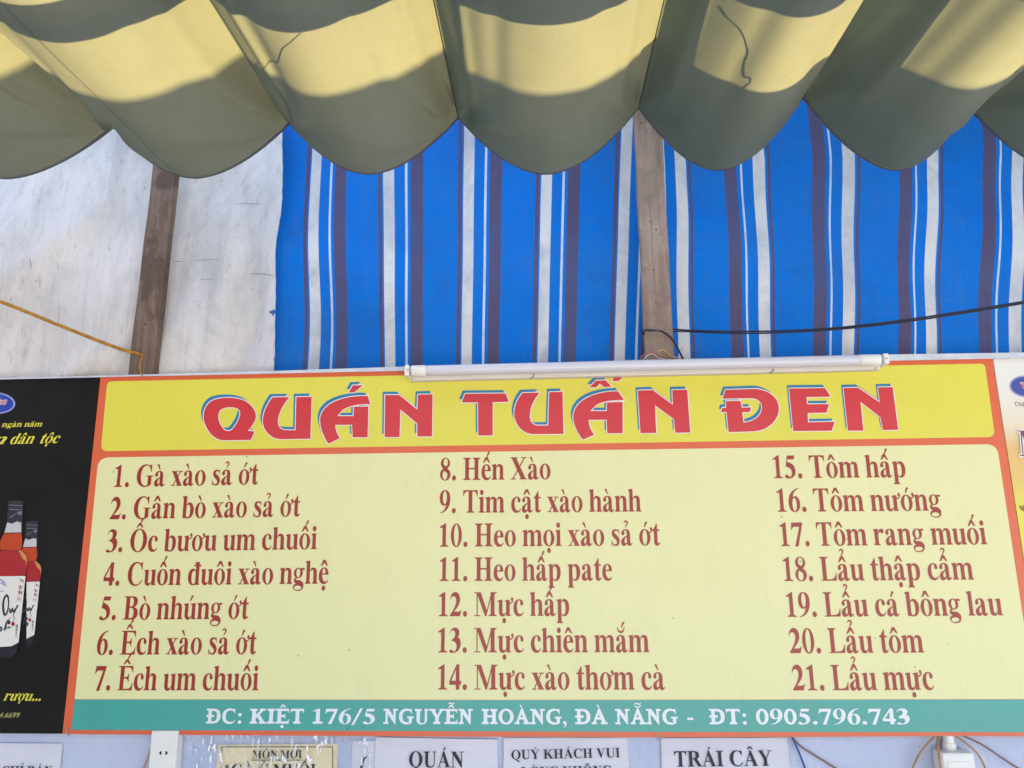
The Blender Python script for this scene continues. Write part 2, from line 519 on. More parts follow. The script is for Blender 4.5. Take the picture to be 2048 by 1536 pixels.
        if ch == '8':
            return 500, U(El(252, 516, 196, 172), El(250, 174, 224, 188)) + [(M, El(262, 540, 92, 122)), (M, El(240, 160, 100, 148))] + U(K([(110, 470, 60), (250, 350, 150), (400, 210, 60)])) + [(M, El(268, 560, 84, 100)), (M, El(228, 140, 92, 118))], 250
        if ch == '.':
            return 250, U(El(125, 66, 84, 80)), 125
        if ch == ',':
            return 250, U(El(118, 66, 80, 78), K([(160, 50, 60), (165, -40, 60), (70, -150, 14)])), 125
        if ch == ':':
            return 333, U(El(166, 66, 84, 80), El(166, 400, 84, 80)), 166
        if ch == '-':
            return 333, U(Rc(40, 190, 293, 290)), 166
        if ch == '/':
            return 400, U([(-10, -60), (80, -60), (400, 700), (310, 700)]), 200
        if ch == '*':
            return 500, U(*[K([(250, 480, 20), (250 + 120 * math.cos(a), 480 + 150 * math.sin(a), 75), (250 + 165 * math.cos(a), 480 + 200 * math.sin(a), 40)]) for a in (math.pi / 2 + i * math.pi / 3 for i in range(6))]), 250
        return 250, [], 125

    COMP = {'à': 'a`', 'á': 'a/', 'ả': 'a?', 'â': 'a^', 'ấ': 'a^/', 'ẩ': 'a^?', 'ậ': 'a^.', 'ă': 'a(', 'ắ': 'a(/', 'ê': 'e^', 'ế': 'e^/', 'ệ': 'e^.', 'ò': 'o`', 'ô': 'o^', 'ố': 'o^/', 'ọ': 'o.', 'ộ': 'o^.',
            'ớ': 'ơ/', 'ợ': 'ơ.', 'ú': 'u/', 'ự': 'ư.', 'Ố': 'O^/', 'Ế': 'E^/', 'Ệ': 'E^.', 'Ễ': 'E^~', 'À': 'A`', 'Á': 'A/', 'Ẵ': 'A(~', 'Â': 'A^', 'Ó': 'O/', 'Ò': 'O`', 'Ô': 'O^', 'Ớ': 'Ơ/', 'Ủ': 'U?', 'Ý': 'Y/', 'Ỉ': 'I?'}

    def glyph(self, ch):
        if ch in self.cache:
            return self.cache[ch]
        comp = self.COMP.get(ch, ch)
        b, marks = comp[0], comp[1:]
        if b == 'Ơ':
            a, q, cx = self.base('O')
            q = q + [(1, El(760, 690, 55, 60)), (1, K([(808, 680, 30), (780, 590, 40), (640, 560, 50)]))]
        else:
            a, q, cx = self.base(b)
            if b == 'i' and marks:
                q = q[:-1]
        q = list(q)
        cap = 203 if b.isupper() else 0
        lv = 0
        sq = 0.8 if cap else 1.0
        f = lambda pts: [(cx + x, 520 + cap + lv + (y - 520) * sq) for x, y in pts]
        for m in marks:
            if m == '.':
                q.append((1, El(cx, -128, 74, 76)))
                continue
            if m == '^':
                q.append((1, f([(-152, 520), (-46, 694), (46, 694), (152, 520), (92, 520), (0, 612), (-92, 520)])))
                nxt = 150
            if m == '(':
                q.append((1, f(K([(-135, 690, 30), (-105, 600, 44), (0, 552, 62), (105, 600, 44), (135, 690, 30)]))))
                nxt = 130
            if m == '/':
                dx = 52 if lv else 18
                q.append((1, f([(-52 + dx, 520), (-12 + dx, 520), (104 + dx, 672), (20 + dx, 690)])))
            if m == '`':
                q.append((1, f([(52 - 30, 520), (12 - 30, 520), (-104 - 30, 672), (-20 - 30, 690)])))
            if m == '?':
                q.append((1, f(K([(-72, 650, 26), (-44, 694, 40), (14, 706, 48), (66, 668, 58), (44, 604, 46), (4, 570, 34), (0, 522, 26)]))))
            if m == '~':
                q.append((1, f(K([(-150, 545, 30), (-90, 610, 60), (0, 590, 70), (90, 570, 60), (150, 640, 30)]))))
            if m in '^(':
                lv = nxt * sq + 22
        v, tr = csg(q) if q else ([], [])
        self.cache[ch] = (a, v, tr)
        return self.cache[ch]

    def layout(self, text, space=250, track=0):
        """vertices, triangles on the em square, left ink, right ink"""
        V, T, x = [], [], 0
        for ch in text:
            if ch == ' ':
                x += space
                continue
            a, v, t = self.glyph(ch)
            b = len(V)
            V += [(p[0] + x, p[1]) for p in v]
            T += [tuple(b + i for i in q) for q in t]
            x += a + track
        used = {i for t in T for i in t}
        xs = [V[i][0] for i in used]
        return V, T, min(xs), max(xs)


def set_line(face, text, p0, p1, cap, Y, V, T, space=250, shear=0.0, track=0):
    """add TEXT to (V, T), its ink running from photo point p0 to p1 on the plane y = Y, capitals CAP metres tall"""
    v, t, x0, x1 = face.layout(text, space, track)
    a, b = at(p0[0], p0[1], Y), at(p1[0], p1[1], Y)
    d = b - a
    up = Vector((-d.z, 0, d.x)).normalized() * (cap / 676.0)
    d = d / (x1 - x0)
    base = len(V)
    V += [a + d * (x - x0 + shear * y) + up * y for x, y in v]
    T += [tuple(base + i for i in q) for q in t]


def px_shape(name, shape, Y, mat, parent=None):
    """a flat figure given in photo pixels, laid on the plane y = Y"""
    v, t = csg([(sg, [(x, -y) for x, y in q]) for sg, q in shape])
    used = sorted({i for q in t for i in q})
    ix = {o: n for n, o in enumerate(used)}
    return mesh(name, [at(v[i][0], -v[i][1], Y) for i in used], [tuple(ix[i] for i in q) for q in t], mat, parent)


def grow(poly, d):
    """the polygon fattened by d: itself, a quad along each edge, a disc at each corner"""
    out = [(1, poly)]
    n = len(poly)
    for i in range(n):
        (x0, y0), (x1, y1) = poly[i], poly[(i + 1) % n]
        L = math.hypot(x1 - x0, y1 - y0)
        if L < 1e-6:
            continue
        nx, ny = -(y1 - y0) / L * d, (x1 - x0) / L * d
        out.append((1, [(x0 + nx, y0 + ny), (x1 + nx, y1 + ny), (x1 - nx, y1 - ny), (x0 - nx, y0 - ny)]))
        out.append((1, El(x0, y0, d, d, 8)))
    return out


def rounded(c, r):
    """quad with its corners (in order) rounded by r[i]"""
    out = []
    n = len(c)
    for i in range(n):
        p, a, b = Vector(c[i]), Vector(c[i - 1]), Vector(c[(i + 1) % n])
        if r[i] <= 0:
            out.append(tuple(p))
            continue
        u, v = (a - p).normalized() * r[i], (b - p).normalized() * r[i]
        for k in range(9):
            t = k / 8
            q = (1 - t) ** 2 * (p + u) + 2 * t * (1 - t) * p + t * t * (p + v)
            out.append(tuple(q))
    return out


ROMAN = Face()
SLAB = Face(S=172, s=150, h=104, t=84, br=16)

# ------------------------------------------------------------------ palette
M_ORANGE = printed("orange_print", (0.66, 0.115, 0.04), fade=0.04)
M_YELLOW = printed("yellow_print", (0.68, 0.615, 0.060))
M_CREAM = printed("cream_print", (0.72, 0.69, 0.345))
M_TEAL = printed("teal_print", (0.05, 0.33, 0.28))
M_RED = printed("red_print", (0.305, 0.018, 0.010), speck=False)
M_HEAD = printed("headline_print", (0.57, 0.024, 0.034), speck=False)
M_BLUE = printed("blue_print", (0.008, 0.17, 0.37), speck=False)
M_WHITE = printed("white_print", (0.78, 0.74, 0.70), speck=False)
M_PALE = printed("pale_print", (0.72, 0.74, 0.76), speck=False)
M_BLACK = printed("black_print", (0.007, 0.0065, 0.006), 0.5, 0.16, speck=True)
M_INK = plain("black_ink", (0.022, 0.020, 0.035), 0.6, bump=0)
M_PLASTIC = plain("white_plastic", (0.74, 0.72, 0.68), 0.35, 0.5, 0.15)
M_DARK = plain("dark_gap", (0.012, 0.012, 0.012), 0.7, bump=0)
M_CABLE = plain("navy_cable", (0.012, 0.014, 0.035), 0.4, bump=0)
M_TAN = plain("tan_wire", (0.42, 0.22, 0.06), 0.45, 0.4, 0.6, 20, 0)
M_STEEL = plain("dull_steel", (0.40, 0.36, 0.34), 0.4, bump=0)
M_STEEL.node_tree.nodes["Principled BSDF"].inputs["Metallic"].default_value = 0.7

# ------------------------------------------------------------------ setting
m = NT("concrete_ground", (0.52, 0.50, 0.47), 0.85)
m.mix(m.noise(1.5, 6), (0.46, 0.44, 0.41), 0.6)
m.bump(m.noise(30, 5, lo=0, hi=1), 0.3, 0.01)
tag(mesh("ground", [(-60, -60, 0), (60, -60, 0), (60, 60, 0), (-60, 60, 0)], [(0, 1, 2, 3)], m.m), kind="structure")

tag(box_mesh("left_sky_blocker", (-8, -10, 0), (-3.3, -1.6, 3.0), plain("sky_blocker_grey", (0.20, 0.19, 0.18), 0.85)), kind="structure")  # unseen block, added to cut sky light from the left

WALL_Y = 0.030
m = NT("blue_plaster", (0.50, 0.55, 0.70), 0.8, 0.3)
m.mix(m.noise(6, 6, 0.65), (0.58, 0.62, 0.74), 0.7)
m.mix(m.noise(1.6, 4), (0.40, 0.45, 0.62), 0.4)
m.mix(m.specks(70, 0.10, 0.05, (1, 1, .5)), (0.16, 0.18, 0.24), 0.6)
m.bump(m.noise(60, 6, 0.7, lo=0, hi=1), 0.55, 0.006)
m.bump(m.noise(14, 4, 0.6, lo=0, hi=1), 0.4, 0.012)
w = box_mesh("plaster_wall", (-5, WALL_Y, 0.0), (5, WALL_Y + 0.16, ZB + 0.80), m.m)
tag(w, "pale blue rough plastered wall under the menu board, with paper notices stuck on it", "wall")

# ------------------------------------------------------------------ the menu board
board = empty("menu_board", "wide yellow and cream menu board with an orange border, red headline and dish list", "menu board")
TL, TR, BR_, BL = (201, 754.4), (1984.7, 717.5), (2101, 1472.8), (124.9, 1468.0)


def panel(name, quad, mat, parent, thick=0.014, y=0.0):
    f = [at(x, py, y) for x, py in quad]
    b = [p + Vector((0, thick, 0)) for p in f]
    n = len(f)
    idx = list(range(n))
    faces = [tuple(idx[::-1]), tuple(n + i for i in idx)] + [(i, (i + 1) % n, n + (i + 1) % n, n + i) for i in idx]
    return mesh(name, f + b, faces, mat, parent)


bottom = [(2101, 1472.8), (1880, 1472.2), (1600, 1474.0), (1310, 1474.6), (900, 1473.2), (500, 1470.6), (124.9, 1468.0)]
panel("border_panel", [TL, (1100, 735.6), TR] + bottom, M_ORANGE, board)
Y1, Y2, Y3, Y4 = -0.0006, -0.0012, -0.0018, -0.0024
px_shape("headline_field", [(1, rounded([(214.6, 762.8), (1969.8, 727.2), (1990, 874), (201.4, 902.5)], [10, 10, 14, 14]))], Y1, M_YELLOW, board)
px_shape("dish_field", [(1, rounded([(196.8, 915), (1993.8, 888.2), (2070.6, 1398.2), (1000, 1399.8), (149.4, 1398.4)], [22, 22, 0, 0, 0]))], Y1, M_CREAM, board)
px_shape("address_field", [(1, [(149.4, 1399.0), (1000, 1400.4), (2070.6, 1398.8), (2084, 1464.6), (1880, 1464), (1310, 1463.8), (142.3, 1459.8)])], Y1, M_TEAL, board)

Z1 = lambda s: [(380 + x / 2.8444, 740 + y / 2.8444) for x, y in s]
Z2 = lambda s: [(1000 + x / 2.4381, 740 + y / 2.4381) for x, y in s]
HEAD = [
    [(1, Z1(W("345,398 180,400 c 128,388 100,345 84,305 c 66,255 82,205 120,178 c 160,150 290,148 335,190 c 380,230 385,270 360,305 c 350,322 340,336 328,346 368,349"))),
     (-1, Z1(W("162,250 c 168,218 200,212 232,212 c 262,212 288,222 285,250 c 282,280 258,318 240,338 c 228,350 205,350 192,338 c 172,318 156,282 162,250")))],
    [(1, Z1(W("470,155 566,154 c 530,195 505,240 500,285 c 498,320 512,342 548,342 600,343 605,154 692,152 685,391 515,394 c 460,392 420,345 414,300 c 410,250 440,190 470,155")))],
    [(1, Z1(W("1010,147 1027,194 c 960,192 900,204 866,228 838,262 930,262 932,209 1015,207 1010,383 925,383 922,312 826,312 c 828,345 838,370 853,387 787,420 c 755,375 735,310 741,270 c 755,190 860,145 1010,147")))],
    [(1, Z1([(925, 88), (985, 86), (935, 127), (903, 128)]))],
    [(1, Z1([(1110, 142), (1190, 142), (1293, 225), (1297, 140), (1380, 138), (1377, 378), (1293, 378), (1293, 305), (1197, 225), (1192, 382), (1107, 382)]))],
    [(1, Z1([(1565, 135), (1795, 133), (1815, 181), (1722, 183), (1722, 372), (1640, 373), (1638, 184), (1545, 185)]))],
    [(1, Z2(W("110,112 193,110 c 165,145 148,180 146,215 c 142,252 160,271 190,271 235,270 240,108 305,106 310,312 165,313 c 110,312 78,270 70,225 c 66,180 85,140 110,112")))],
    [(1, Z2(W("575,103 605,147 c 550,145 495,152 468,172 440,200 520,200 522,158 598,156 598,308 523,309 520,243 432,243 c 434,275 444,298 460,315 405,340 c 372,302 352,250 358,215 c 370,145 460,104 575,103")))],
    [(1, Z2([(435, 85), (468, 52), (515, 50), (545, 82), (508, 83), (487, 66), (470, 84)]))],
    [(1, Z2([(558, 27), (612, 22), (580, 53), (548, 54)]))],
    [(1, Z2([(672, 100), (745, 98), (843, 170), (840, 98), (913, 96), (928, 305), (855, 306), (848, 240), (756, 172), (762, 307), (685, 308)]))],
    [(1, Z2(W("1100,97 1250,92 c 1320,100 1358,140 1360,185 c 1362,240 1310,296 1240,299 1115,303 1105,205 1078,205 1085,184 1103,184 1101,152 1173,150 1180,184 1225,182 1218,205 1181,206 1188,257 c 1245,250 1278,220 1278,180 c 1276,150 1250,138 1225,138 1085,140")))],
    [(1, Z2([(1410, 90), (1585, 88), (1612, 130), (1495, 132), (1497, 167), (1605, 166), (1592, 208), (1500, 210), (1502, 255), (1632, 252), (1618, 296), (1430, 298)]))],
    [(1, Z2([(1675, 88), (1745, 86), (1852, 158), (1843, 85), (1915, 83), (1942, 292), (1868, 293), (1855, 230), (1758, 155), (1772, 296), (1697, 296)]))],
]


def shifted(sh, dx, dy):
    return [(sg, [(x + dx, y + dy) for x, y in q]) for sg, q in sh]


def fat(sh, d):
    out = []
    for sg, q in sh:
        if sg > 0:
            out += grow(q, d)
    for sg, q in sh:
        if sg < 0:
            cx, cy = sum(p[0] for p in q) / len(q), sum(p[1] for p in q) / len(q)
            out.append((-1, [(cx + (x - cx) * (1 - d / math.hypot(x - cx, y - cy)), cy + (y - cy) * (1 - d / math.hypot(x - cx, y - cy))) for x, y in q]))
    return out


def joined(name, shapes, Y, mat, parent):
    V, T = [], []
    for sh in shapes:
        v, t = csg([(sg, [(x, -y) for x, y in q]) for sg, q in sh])
        b = len(V)
        V += [at(p[0], -p[1], Y) for p in v]
        T += [tuple(b + i for i in q) for q in t]
    return mesh(name, V, T, mat, parent)


for word in (HEAD[0:5], HEAD[5:10], HEAD[10:]):       # one part per word
    wd = joined("headline_word", word, Y4, M_HEAD, board)
    joined("outline", [fat(s, 1.7) for s in word], Y3, M_WHITE, wd)
    joined("drop_shadow", [shifted(s, -4.8, -6.6) for s in word], Y2, M_BLUE, wd)

DISHES = [
    ("1. Gà xào sả ớt", 227.1, 974.1, 515.9, 968.5), ("2. Gân bò xào sả ớt", 218.8, 1038.6, 599.7, 1032.5), ("3. Ốc bươu um chuối", 211.4, 1104.3, 633.4, 1098.2),
    ("4. Cuốn đuôi xào nghệ", 205.6, 1171.3, 656.3, 1167.3), ("5. Bò nhúng ớt", 198, 1239.8, 496.3, 1237.6), ("6. Ếch xào sả ớt", 192.3, 1309.6, 512, 1308),
    ("7. Ếch um chuối", 186.5, 1380.7, 516.1, 1380.5), ("8. Hến Xào", 879.8, 960.6, 1101.2, 958.2), ("9. Tim cật xào hành", 879, 1025.9, 1282.8, 1023),
    ("10. Heo mọi xào sả ớt", 879, 1093.6, 1320.9, 1090.4), ("11. Heo hấp pate", 878.8, 1162, 1224.9, 1160.7), ("12. Mực hấp", 877.3, 1232.6, 1138.8, 1231.6),
    ("13. Mực chiên mắm", 876, 1305, 1298.8, 1304.4), ("14. Mực xào thơm cà", 875.5, 1379.2, 1331, 1379.4), ("15. Tôm hấp", 1547.8, 956.6, 1812.6, 954.3),
    ("16. Tôm nướng", 1555.3, 1023.6, 1883.5, 1021.2), ("17. Tôm rang muối", 1561.8, 1092.4, 1975, 1088.6), ("18. Lẩu thập cẩm", 1568.2, 1162.2, 1948.5, 1159.2),
    ("19. Lẩu cá bông lau", 1574.9, 1233.8, 2006.7, 1230.7), ("20. Lẩu tôm", 1580.1, 1306.5, 1848.7, 1305.2), ("21. Lẩu mực", 1586.5, 1381, 1869.3, 1379.6)]
for tx, x0, y0, x1, y1 in DISHES:
    V, T = [], []
    set_line(ROMAN, tx, (x0, y0), (x1, y1), 0.0548, Y2, V, T, 235)
    mesh("dish_line", V, T, M_RED, board)
for tx, x0, x1 in [("ĐC:", 411.8, 482.3), ("KIỆT", 499.2, 606.9), ("176/5", 625, 749.3), ("NGUYỄN", 766.6, 945.5), ("HOÀNG,", 963.5, 1133.2), ("ĐÀ", 1150.6, 1215.6),
                   ("NẴNG", 1230.8, 1356.5), ("-", 1375.3, 1387.2), ("ĐT:", 1419.8, 1493.8), ("0905.796.743", 1513, 1820.8)]:
    yb = lambda x: 1447.0 + 1.6 * math.sin(min(1, (x - 400) / 1000) * 1.57)
    V, T = [], []
    set_line(SLAB, tx, (x0, yb(x0)), (x1, yb(x1)), 0.0328, Y2, V, T)
    mesh("address_word", V, T, M_PALE, board)

# narrow aluminium rail along the top of the boards
m = plain("painted_rail", (0.55, 0.58, 0.62), 0.45, 0.5, 0.5, 30)
rl = [(-160, 759.5), (200, 751.2), (560, 741.4), (800, 733.4), (1300, 719), (1800, 708.6), (2240, 702)]
rb = [(-160, 762.6), (200, 754.2), (560, 746.8), (800, 741.8), (1300, 731.4), (1800, 721.1), (2240, 712.0)]
V, F_ = [], []
for (a, b) in zip(rl, rb):
    V += [at(*a, -0.006), at(*b, -0.006), at(*b, 0.012), at(*a, 0.012)]
for i in range(len(rl) - 1):
    for k in range(4):
        F_.append((i * 4 + k, i * 4 + (k + 1) % 4, i * 4 + 4 + (k + 1) % 4, i * 4 + 4 + k))
tag(mesh("metal_rail", V, F_, m), "thin pale grey metal rail running along the top edge of the boards", "rail")

# bent staples holding the board's lower edge
for (a, b, c), lab in ((((133.8, 1455.5), (134.2, 1468), (140, 1470.5)), "bent steel staple over the lower left corner of the orange border"),
                       (((1310.5, 1464.6), (1313.5, 1473), (1315.5, 1480)), "slanted steel staple over the middle of the orange lower border")):
    o = tube("staple", [at(*a, -0.003), at(*b, -0.005), at(*c, 0.006)], 0.0011, M_STEEL)
    tag(o, lab, "staple", "staples along the board's lower edge")

# ------------------------------------------------------------------ black poster on the left
poster = empty("liquor_poster", "black poster with two red liquor bottles and yellow script left of the menu board", "poster")
panel("backing", [(-330, 765.5), (199.6, 754.9), (123.6, 1467.6), (-440, 1464)], M_BLACK, poster)
Zb = lambda s: [(x / 4.518, 980 + y / 4.518) for x, y in s]
M_CAP = printed("bottle_cap_print", (0.030, 0.030, 0.042), 0.5, 0.18, speck=False)
M_GLINT = printed("cap_glint_print", (0.16, 0.16, 0.2), 0.5, 0.18, speck=False)
M_SILVER = printed("bottle_neck_print", (0.50, 0.49, 0.50), 0.5, 0.18, speck=False)
M_AMBER = printed("amber_print", (0.47, 0.055, 0.014), 0.5, 0.18, speck=False)
M_WINE = printed("wine_print", (0.36, 0.018, 0.022), 0.5, 0.18, speck=False)
M_LABEL = printed("label_print", (0.70, 0.68, 0.62), speck=False)
M_GLASS = printed("dark_glass_print", (0.020, 0.020, 0.028), 0.5, 0.18, speck=False)
M_RIM = printed("glass_rim_print", (0.55, 0.25, 0.08), 0.5, 0.18, speck=False)
M_SCRIPT = printed("yellow_script_print", (0.70, 0.62, 0.05), speck=False)


def soft(q, n=5):
    """closed smooth outline through the points"""
    m_ = len(q)
    c = catmull([q[-1]] + list(q) + [q[0], q[1]], n)
    return c[n:n * (m_ + 1)]


def bottle(dx, dy, sc, y, left):
    """a printed bottle; coordinates of the front one, shifted and scaled for the one behind"""
    g = lambda s: Zb([((x - 248) * sc + 248 + dx, (yy - 95) * sc + 95 + dy) for x, yy in s])
    b = px_shape("bottle_picture", [(1, g([(left, 545), (5, 540), (-2, 470), (38, 388), (65, 288), (62, 210), (72, 150), (78, 100), (140, 90), (213, 103), (205, 280), (193, 290), (192, 385), (200, 450), (185, 540), (235, 590), (248, 640),
                                               (232, 775), (165, 1380), (150, 1465), (95, 1512), (left, 1522)]))], y, M_GLASS, poster)
    y -= 0.0003
    px_shape("cap", [(1, g([(72, 150), (78, 102), (140, 92), (211, 104), (203, 278), (110, 300), (64, 286)]))], y, M_CAP, b)
    joined("cap_glint", [[(1, g([(82, 130), (205, 140), (205, 147), (82, 138)]))], [(1, g([(80, 170), (203, 175), (203, 181), (80, 178)]))], [(1, g([(150, 200), (200, 190), (198, 222), (170, 225)]))], [(1, g([(84, 245), (140, 215), (142, 222), (90, 252)]))]], y - 0.0003, M_GLINT, b)
    px_shape("neck", [(1, g([(66, 292), (108, 305), (150, 285), (160, 278), (172, 292), (193, 290), (192, 382), (40, 386)]))], y, M_SILVER, b)
    px_shape("shoulder", [(1, g([(38, 392), (115, 394), (191, 387)] + catmull([(191, 387), (199, 430), (200, 480), (195, 515), (182, 540)], 4) + [(90, 546), (8, 542)] + catmull([(8, 542), (-4, 490), (12, 440), (38, 392)], 4)))], y, M_AMBER, b)
    px_shape("wine", [(1, g([(left, 548), (90, 549), (180, 543)] + catmull([(180, 543), (205, 562), (232, 600), (242, 650), (240, 700), (228, 772)], 4) + [(110, 780), (left, 778)]))], y, M_WINE, b)
    px_shape("rim", [(1, g([(170, 546), (186, 543), (236, 592), (247, 640), (238, 700), (236, 645), (205, 622)]))], y - 0.0003, M_RIM, b)
    lab = px_shape("paper_label", [(1, g([(left, 782), (231, 777), (168, 1378), (100, 1412), (left, 1424)]))], y - 0.0003, M_LABEL, b)
    ink, red = [], []
    ink += [[(1, g(K([(68, 945, 20), (38, 980, 18), (28, 1060, 20), (42, 1128, 20), (66, 1100, 14), (78, 1020, 12), (70, 955, 18)])))]]
    ink += [[(1, g(K([(86, 1070, 12), (95, 1110, 16), (112, 1065, 8), (120, 1100, 18), (150, 1060, 10), (160, 1040, 16), (138, 1090, 10), (120, 1140, 6), (135, 1160, 5), (115, 1185, 4)])))]]
    ink += [[(1, g(K([(98, 1150, 4), (60, 1190, 8), (40, 1270, 14), (62, 1200, 10), (52, 1250, 10), (70, 1240, 8)])))], [(1, g(El(80, 1195, 15, 20)))], [(1, g(K([(75, 1250, 14), (85, 1240, 14), (100, 1245, 6)])))]]
    ink += [[(1, g(K([(max(left, 0), 1235, 16), (max(left, 0) + 14, 1255, 18), (max(left, 0) + 4, 1280, 14)])))]]
    ink += [[(1, g(Rc(140 + i * 0, 1215 + i * 8, 165 - i * 1.2, 1218 + i * 8 + (i * 3 % 4))))] for i in range(16)]
    for i, q in enumerate(([(172, 800, 4), (200, 812, 9), (182, 828, 6), (212, 815, 5), (208, 840, 7)], [(168, 880, 6), (185, 862, 8), (180, 895, 8), (205, 870, 6)], [(165, 925, 5), (178, 905, 8), (172, 940, 9), (198, 915, 6), (190, 950, 5)], [(152, 965, 6), (165, 960, 6)], [(152, 1000, 5), (170, 980, 8), (182, 985, 8), (180, 1002, 5)])):
        red.append([(1, g(K(q)))])
    red.append([(1, g(El(117, 1210, 16, 21)))])
    joined("label_lettering", ink, y - 0.0006, M_INK, lab)
    joined("label_script", red, y - 0.0006, M_WINE, lab)
    return b, lab, g, y


b2, l2, g2, y2 = bottle(126, 187, 0.80, -0.0004, 80)
b1, l1, g1, y1 = bottle(0, 0, 1.0, -0.0022, -120)
joined("iris_picture", [[(1, g1(K([(-10, 800, 10), (30, 830, 16), (62, 875, 4)])))], [(1, g1(K([(-10, 830, 8), (25, 850, 12), (48, 868, 3)])))], [(1, g1(K([(-10, 910, 6), (20, 915, 9), (34, 912, 3)])))]], y1 - 0.0006, printed("iris_print", (0.30, 0.24, 0.46), speck=False), l1)

V, T = [], []
set_line(ROMAN, "ngàn năm", (2.5, 854.2), (82.9, 852.9), 0.0142, Y2, V, T, shear=0.28)
set_line(ROMAN, "văn", (-44, 889), (7.0, 888), 0.0275, Y2, V, T, shear=0.45)
set_line(ROMAN, "dân", (17.8, 888), (64.3, 887), 0.0275, Y2, V, T, shear=0.45)
set_line(ROMAN, "tộc", (77, 887), (115, 886), 0.0275, Y2, V, T, shear=0.45)
set_line(ROMAN, "rượu...", (6, 1401), (80.6, 1401.5), 0.0225, Y2, V, T, shear=0.38)
mesh("script_lettering", V, T, M_SCRIPT, poster)


def sans(name, text, p0, p1, Y, mat, parent, shear=0.0, hscale=None):
    """plain sans lettering from Blender's built-in font, its ink fitted between two photo points"""
    cu = bpy.data.curves.new("tmp", 'FONT')
    cu.body = text
    cu.shear = shear
    tmp = bpy.data.objects.new("tmp", cu)
    S.collection.objects.link(tmp)
    dg = bpy.context.evaluated_depsgraph_get()
    me = bpy.data.meshes.new_from_object(tmp.evaluated_get(dg))
    bpy.data.objects.remove(tmp)
    xs = [v.co.x for v in me.vertices]
    a, b = at(*p0, Y), at(*p1, Y)
    d = (b - a) / (max(xs) - min(xs))
    up = Vector((-d.z, 0, d.x)).normalized() * (hscale or d.length)
    x0 = min(xs)
    for v in me.vertices:
        v.co = a + d * (v.co.x - x0) + up * v.co.y
    me.materials.clear()
    me.name = name
    return link(name, me, mat, parent)


sans("phone_lettering", "0984.6699", (-24, 1434.8), (39, 1435.5), Y2, printed("dull_yellow_print", (0.42, 0.40, 0.12), speck=False), poster, 0.25, 0.0165)
M_LOGO = printed("logo_blue_print", (0.012, 0.045, 0.33), speck=False)
M_LAV = printed("logo_ring_print", (0.30, 0.31, 0.60), speck=False)
rot = lambda c, q, a: [(c[0] + (x - c[0]) * math.cos(a) - (y - c[1]) * math.sin(a), c[1] + (x - c[0]) * math.sin(a) + (y - c[1]) * math.cos(a)) for x, y in q]
lg = px_shape("logo_emblem", [(1, rot((-8, 806), El(-8, 806, 38.5, 21.5, 40), 0.06))], Y1, M_LAV, poster)
px_shape("emblem_field", [(1, rot((-8, 806), El(-8, 806, 34.5, 18.5, 40), 0.06))], Y2, M_LOGO, lg)


def outlined(face, text, p0, p1, cap, Y, d, m_out, m_in, parent, name):
    V, T = [], []
    set_line(face, text, p0, p1, cap, Y - 0.0006, V, T)
    o = mesh(name, V, T, m_in, parent)
    V, T = [], []
    for k in range(8):
        a = k * math.pi / 4
        set_line(face, text, (p0[0] + d * math.cos(a), p0[1] + d * math.sin(a)), (p1[0] + d * math.cos(a), p1[1] + d * math.sin(a)), cap, Y - 0.00003 * k, V, T)
    mesh(name + "_outline", V, T, m_out, parent)
    return o


outlined(SLAB, "HIẾU", (-26, 810), (13, 808), 0.0105, Y3, 1.0, M_WHITE, M_HEAD, lg, "emblem_lettering")

# ------------------------------------------------------------------ cream poster on the right
m = NT("graded_print", (0.7, 0.68, 0.62), 0.42, 0.5)
sep = m.n("ShaderNodeSeparateXYZ")
m.l(m.coords(), sep.inputs[0])
mr = m.n("ShaderNodeMapRange")
mr.inputs["From Min"].default_value = at(2040, 1150, 0).z
mr.inputs["From Max"].default_value = at(2040, 720, 0).z
m.l(sep.outputs["Z"], mr.inputs["Value"])
cr = m.n("ShaderNodeValToRGB")
cr.color_ramp.elements[0].position = 0.0
cr.color_ramp.elements[0].color = (0.70, 0.62, 0.05, 1)
cr.color_ramp.elements[1].position = 0.86
cr.color_ramp.elements[1].color = (0.72, 0.70, 0.64, 1)
for p, c in ((0.30, (0.70, 0.62, 0.06, 1)), (0.44, (0.70, 0.46, 0.13, 1)), (0.58, (0.70, 0.42, 0.15, 1)), (0.68, (0.72, 0.62, 0.45, 1))):
    e = cr.color_ramp.elements.new(p)
    e.color = c
m.l(mr.outputs["Result"], cr.inputs["Fac"])
one = m.n("ShaderNodeValue")
one.outputs[0].default_value = 1.0
m.mix(one.outputs[0], cr.outputs["Color"])
m.mix(m.noise(420, 2, 0.5, lo=0.3, hi=0.9), (0.5, 0.45, 0.3), 0.2)
m.bump(m.noise(7, 3, lo=0, hi=1), 0.12, 0.004)
post2 = empty("cream_poster", "cream poster fading to orange and yellow, cut off right of the menu board", "poster")
panel("backing", [(1986.2, 717.9), (2330, 710.5), (2480, 1474), (2102.5, 1472.8)], m.m, post2)
lg = px_shape("logo_emblem", [(1, rot((2052, 773), El(2052, 773, 33, 22, 40), 0.1))], Y1, M_LAV, post2)
px_shape("emblem_field", [(1, rot((2052, 773), El(2052, 773, 29.5, 19, 40), 0.1))], Y2, printed("logo_violet_print", (0.05, 0.07, 0.30), speck=False), lg)
outlined(SLAB, "VH", (2041, 775), (2066, 777), 0.012, Y3, 1.0, M_WHITE, M_HEAD, lg, "emblem_lettering")
sans("caption_lettering", "Chất lượng", (2030, 811), (2086, 816), Y2, printed("slate_print", (0.10, 0.10, 0.13), speck=False), post2, 0, 0.0135)
